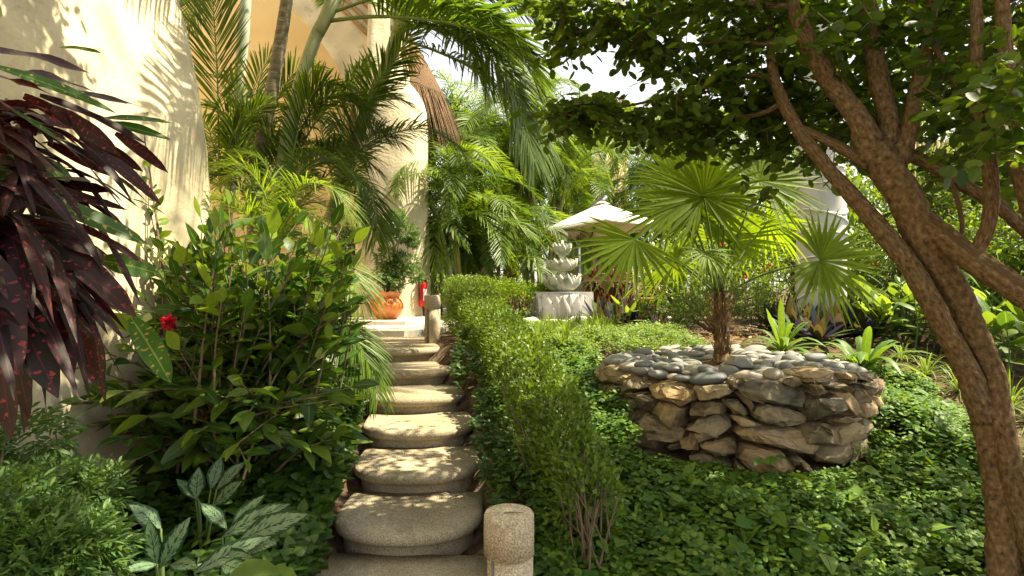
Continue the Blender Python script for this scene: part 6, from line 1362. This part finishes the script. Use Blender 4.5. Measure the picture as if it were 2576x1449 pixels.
# ------------------------------------------------------------------ dark croton on the left
DKL = [(-30, 125, 1.5, 240, 188, 1.75, 1.2), (35, 180, 1.6, 240, 232, 1.75, 1.5), (-20, 190, 1.5, 130, 240, 1.6, 1.5), (90, 215, 1.7, 330, 265, 1.9, .9), (150, 235, 1.75, 382, 276, 2.0, .9), (60, 240, 1.7, 290, 380, 1.85, 1.3), (100, 240, 1.7, 360, 360, 1.9, .9),
  (0, 250, 1.6, 80, 335, 1.6, 1.4), (130, 270, 1.7, 290, 385, 1.75, 1.1), (155, 280, 1.7, 265, 410, 1.8, .7), (20, 340, 1.6, 105, 455, 1.6, 1.3), (120, 360, 1.8, 270, 440, 1.9, .8), (200, 345, 1.8, 355, 430, 2.0, .9), (290, 335, 1.9, 412, 428, 2.0, .8), (250, 380, 1.85, 390, 505, 1.95, .9),
  (230, 400, 1.85, 372, 515, 1.95, .9), (60, 465, 1.7, 280, 482, 1.8, 1.3), (0, 470, 1.6, 318, 528, 1.8, 1.2), (-10, 500, 1.5, 320, 600, 1.8, 1.3), (0, 530, 1.5, 260, 640, 1.7, 1.2), (-20, 560, 1.45, 100, 680, 1.5, 1.6), (40, 560, 1.5, 260, 650, 1.6, 1.3), (55, 570, 1.5, 315, 780, 1.65, 1.8),
  (10, 580, 1.45, 180, 740, 1.5, 1.7), (60, 620, 1.5, 210, 830, 1.55, 1.6), (160, 720, 1.55, 230, 940, 1.6, 1.3), (230, 790, 1.65, 260, 985, 1.65, .9), (20, 640, 1.4, 125, 860, 1.45, 1.9), (-40, 650, 1.35, 120, 960, 1.4, 1.9), (-20, 640, 1.35, 60, 1000, 1.4, 1.9), (60, 690, 1.4, 110, 1010, 1.45, 1.4), (-30, 700, 1.35, 20, 1050, 1.35, 1.6), (90, 720, 1.45, 65, 1040, 1.45, 1.0),
  (-60, 600, 1.3, 30, 900, 1.3, 2.0), (120, 700, 1.5, 170, 930, 1.5, 1.3), (250, 520, 1.75, 355, 620, 1.9, .8), (180, 560, 1.7, 350, 660, 1.85, .8), (-40, 400, 1.45, 60, 420, 1.5, 1.3), (-30, 300, 1.5, 75, 340, 1.5, 1.3), (-40, 560, 1.4, 90, 640, 1.4, 1.6),
  (-60, 220, 1.6, 20, 380, 1.7, 1.6), (0, 380, 1.8, 170, 430, 1.9, 1.0), (30, 420, 1.8, 200, 500, 1.9, 1.0), (-20, 440, 1.7, 150, 560, 1.75, 1.2), (0, 280, 1.8, 160, 350, 1.9, 1.1), (80, 300, 1.9, 230, 320, 2.0, 1.0)]
GRL = [(-20, 165, 1.45, 285, 283, 1.6, .45), (-20, 250, 1.45, 148, 357, 1.55, .5), (20, 475, 1.5, 360, 612, 1.7, .75), (110, 425, 1.6, 180, 448, 1.7, .7), (-30, 425, 1.5, 70, 440, 1.5, 1.2), (265, 298, 1.9, 438, 310, 2.05, .45), (270, 310, 1.9, 430, 352, 2.05, .6), (250, 655, 1.8, 400, 690, 1.95, .9), (150, 120, 1.8, 258, 134, 1.95, .4), (-30, 55, 1.4, 8, 40, 1.4, 1.2), (330, 500, 1.95, 415, 540, 2.05, .5), (330, 800, 1.9, 420, 950, 2.0, 1.0)]
cro = px_leaves('croton_bush', 'large croton with long drooping dark purple leaves blotched with pink in the left foreground', 'bush', (-1.95, 1.55, .0), DKL, M['croton'], 910, .050, .16, prof=STRAP, wave=.10, stem=False, face=(.15, -.75, .65), tw=.4)
g = rng(915); n = 150
ct = np.array([at(*q) for q in [(-30, 300, 1.55), (-10, 430, 1.5), (10, 540, 1.45), (-40, 620, 1.4), (40, 620, 1.5), (60, 330, 1.75), (90, 450, 1.75), (-60, 700, 1.4)]]); k = g.integers(0, 8, n)
az = g.uniform(-1.9, .5, n); el = g.uniform(-.5, .5, n); D = np.stack([np.cos(az) * np.cos(el), np.sin(az) * np.cos(el) * .8, np.sin(el)], 1); S = np.stack([-np.sin(az), np.cos(az), 0 * az], 1) + g.normal(0, .3, (n, 3))
b = MB(); b.add(*strips(ct[k] + g.normal(0, .035, (n, 3)), D, S, g.uniform(.17, .32, n), g.uniform(.03, .05, n), g.uniform(.3, 1.1, n), [(q_, float(np.interp(q_, [z[0] for z in STRAP], [z[1] for z in STRAP]))) for q_ in (0, .06, .15, .25, .36, .48, .6, .72, .82, .91, 1)], .2, wave=.12, seed=4)); b.build('hanging_foliage', M['croton'], cro)
P, D, S, L, Wd = [], [], [], [], []; g = rng(911)
for r in GRL:
    a, e = at(*r[:3]), at(*r[3:6]); v = e - a; l = np.linalg.norm(v); P.append(a); L.append(l); D.append(v + [0, 0, .12 * l]); S.append(np.cross(v, nrm(np.array((.2, -.7, .7)) + g.normal(0, .25, 3)))); Wd.append(.085 * r[6])
b = MB(); rows = (0, .06, .15, .25, .36, .48, .6, .72, .82, .91, 1); b.add(*strips(P, D, np.array(S), L, Wd, .12, [(q_, float(np.interp(q_, [z[0] for z in STRAP], [z[1] for z in STRAP]))) for q_ in rows], .2, wave=.04)); b.build('young_foliage', M['crotongreen'], cro, label='narrow bright green croton leaves flecked with yellow')
b = MB()
for e in [(-40, 180, 1.5), (20, 250, 1.6), (-30, 420, 1.5), (30, 480, 1.55), (-20, 560, 1.45), (60, 300, 1.7), (20, 640, 1.45), (120, 400, 1.75), (160, 520, 1.7)]:
    p = at(*e); b.tube([(-1.95 + g.normal(0, .05), 1.55 + g.normal(0, .05), -.02), (-1.85, 1.55, .9), p - [.08, 0, .15], p], [.018, .014, .010, .006], 7, smooth=5)
b.build('stem', M['twig'], cro)

# ------------------------------------------------------------------ a few dry leaves lying on the treads
g = rng(88)
for k in range(14):
    cx, ny, tz, back, wd, rot = STEPS[[0, 1, 1, 2, 2, 2, 3, 3, 4, 4, 5, 1, 0, 2][k]]
    x = cx + g.choice([-1, 1]) * g.uniform(.12, .30); y = ny + g.uniform(.22, .42); L_ = g.uniform(.025, .05); a = g.uniform(0, 6.28)
    b = MB(); b.add(*strips([(x, y, tz + .004)], [(math.cos(a), math.sin(a), .12)], [(-math.sin(a), math.cos(a), g.normal(0, .1))], L_, L_ * .5, .05, OVATE, .35))
    tag(b.build('fallen_leaf', M['litter']), 'small dry brown leaf lying on a stone step tread', 'leaf', 'dry leaves on the steps')
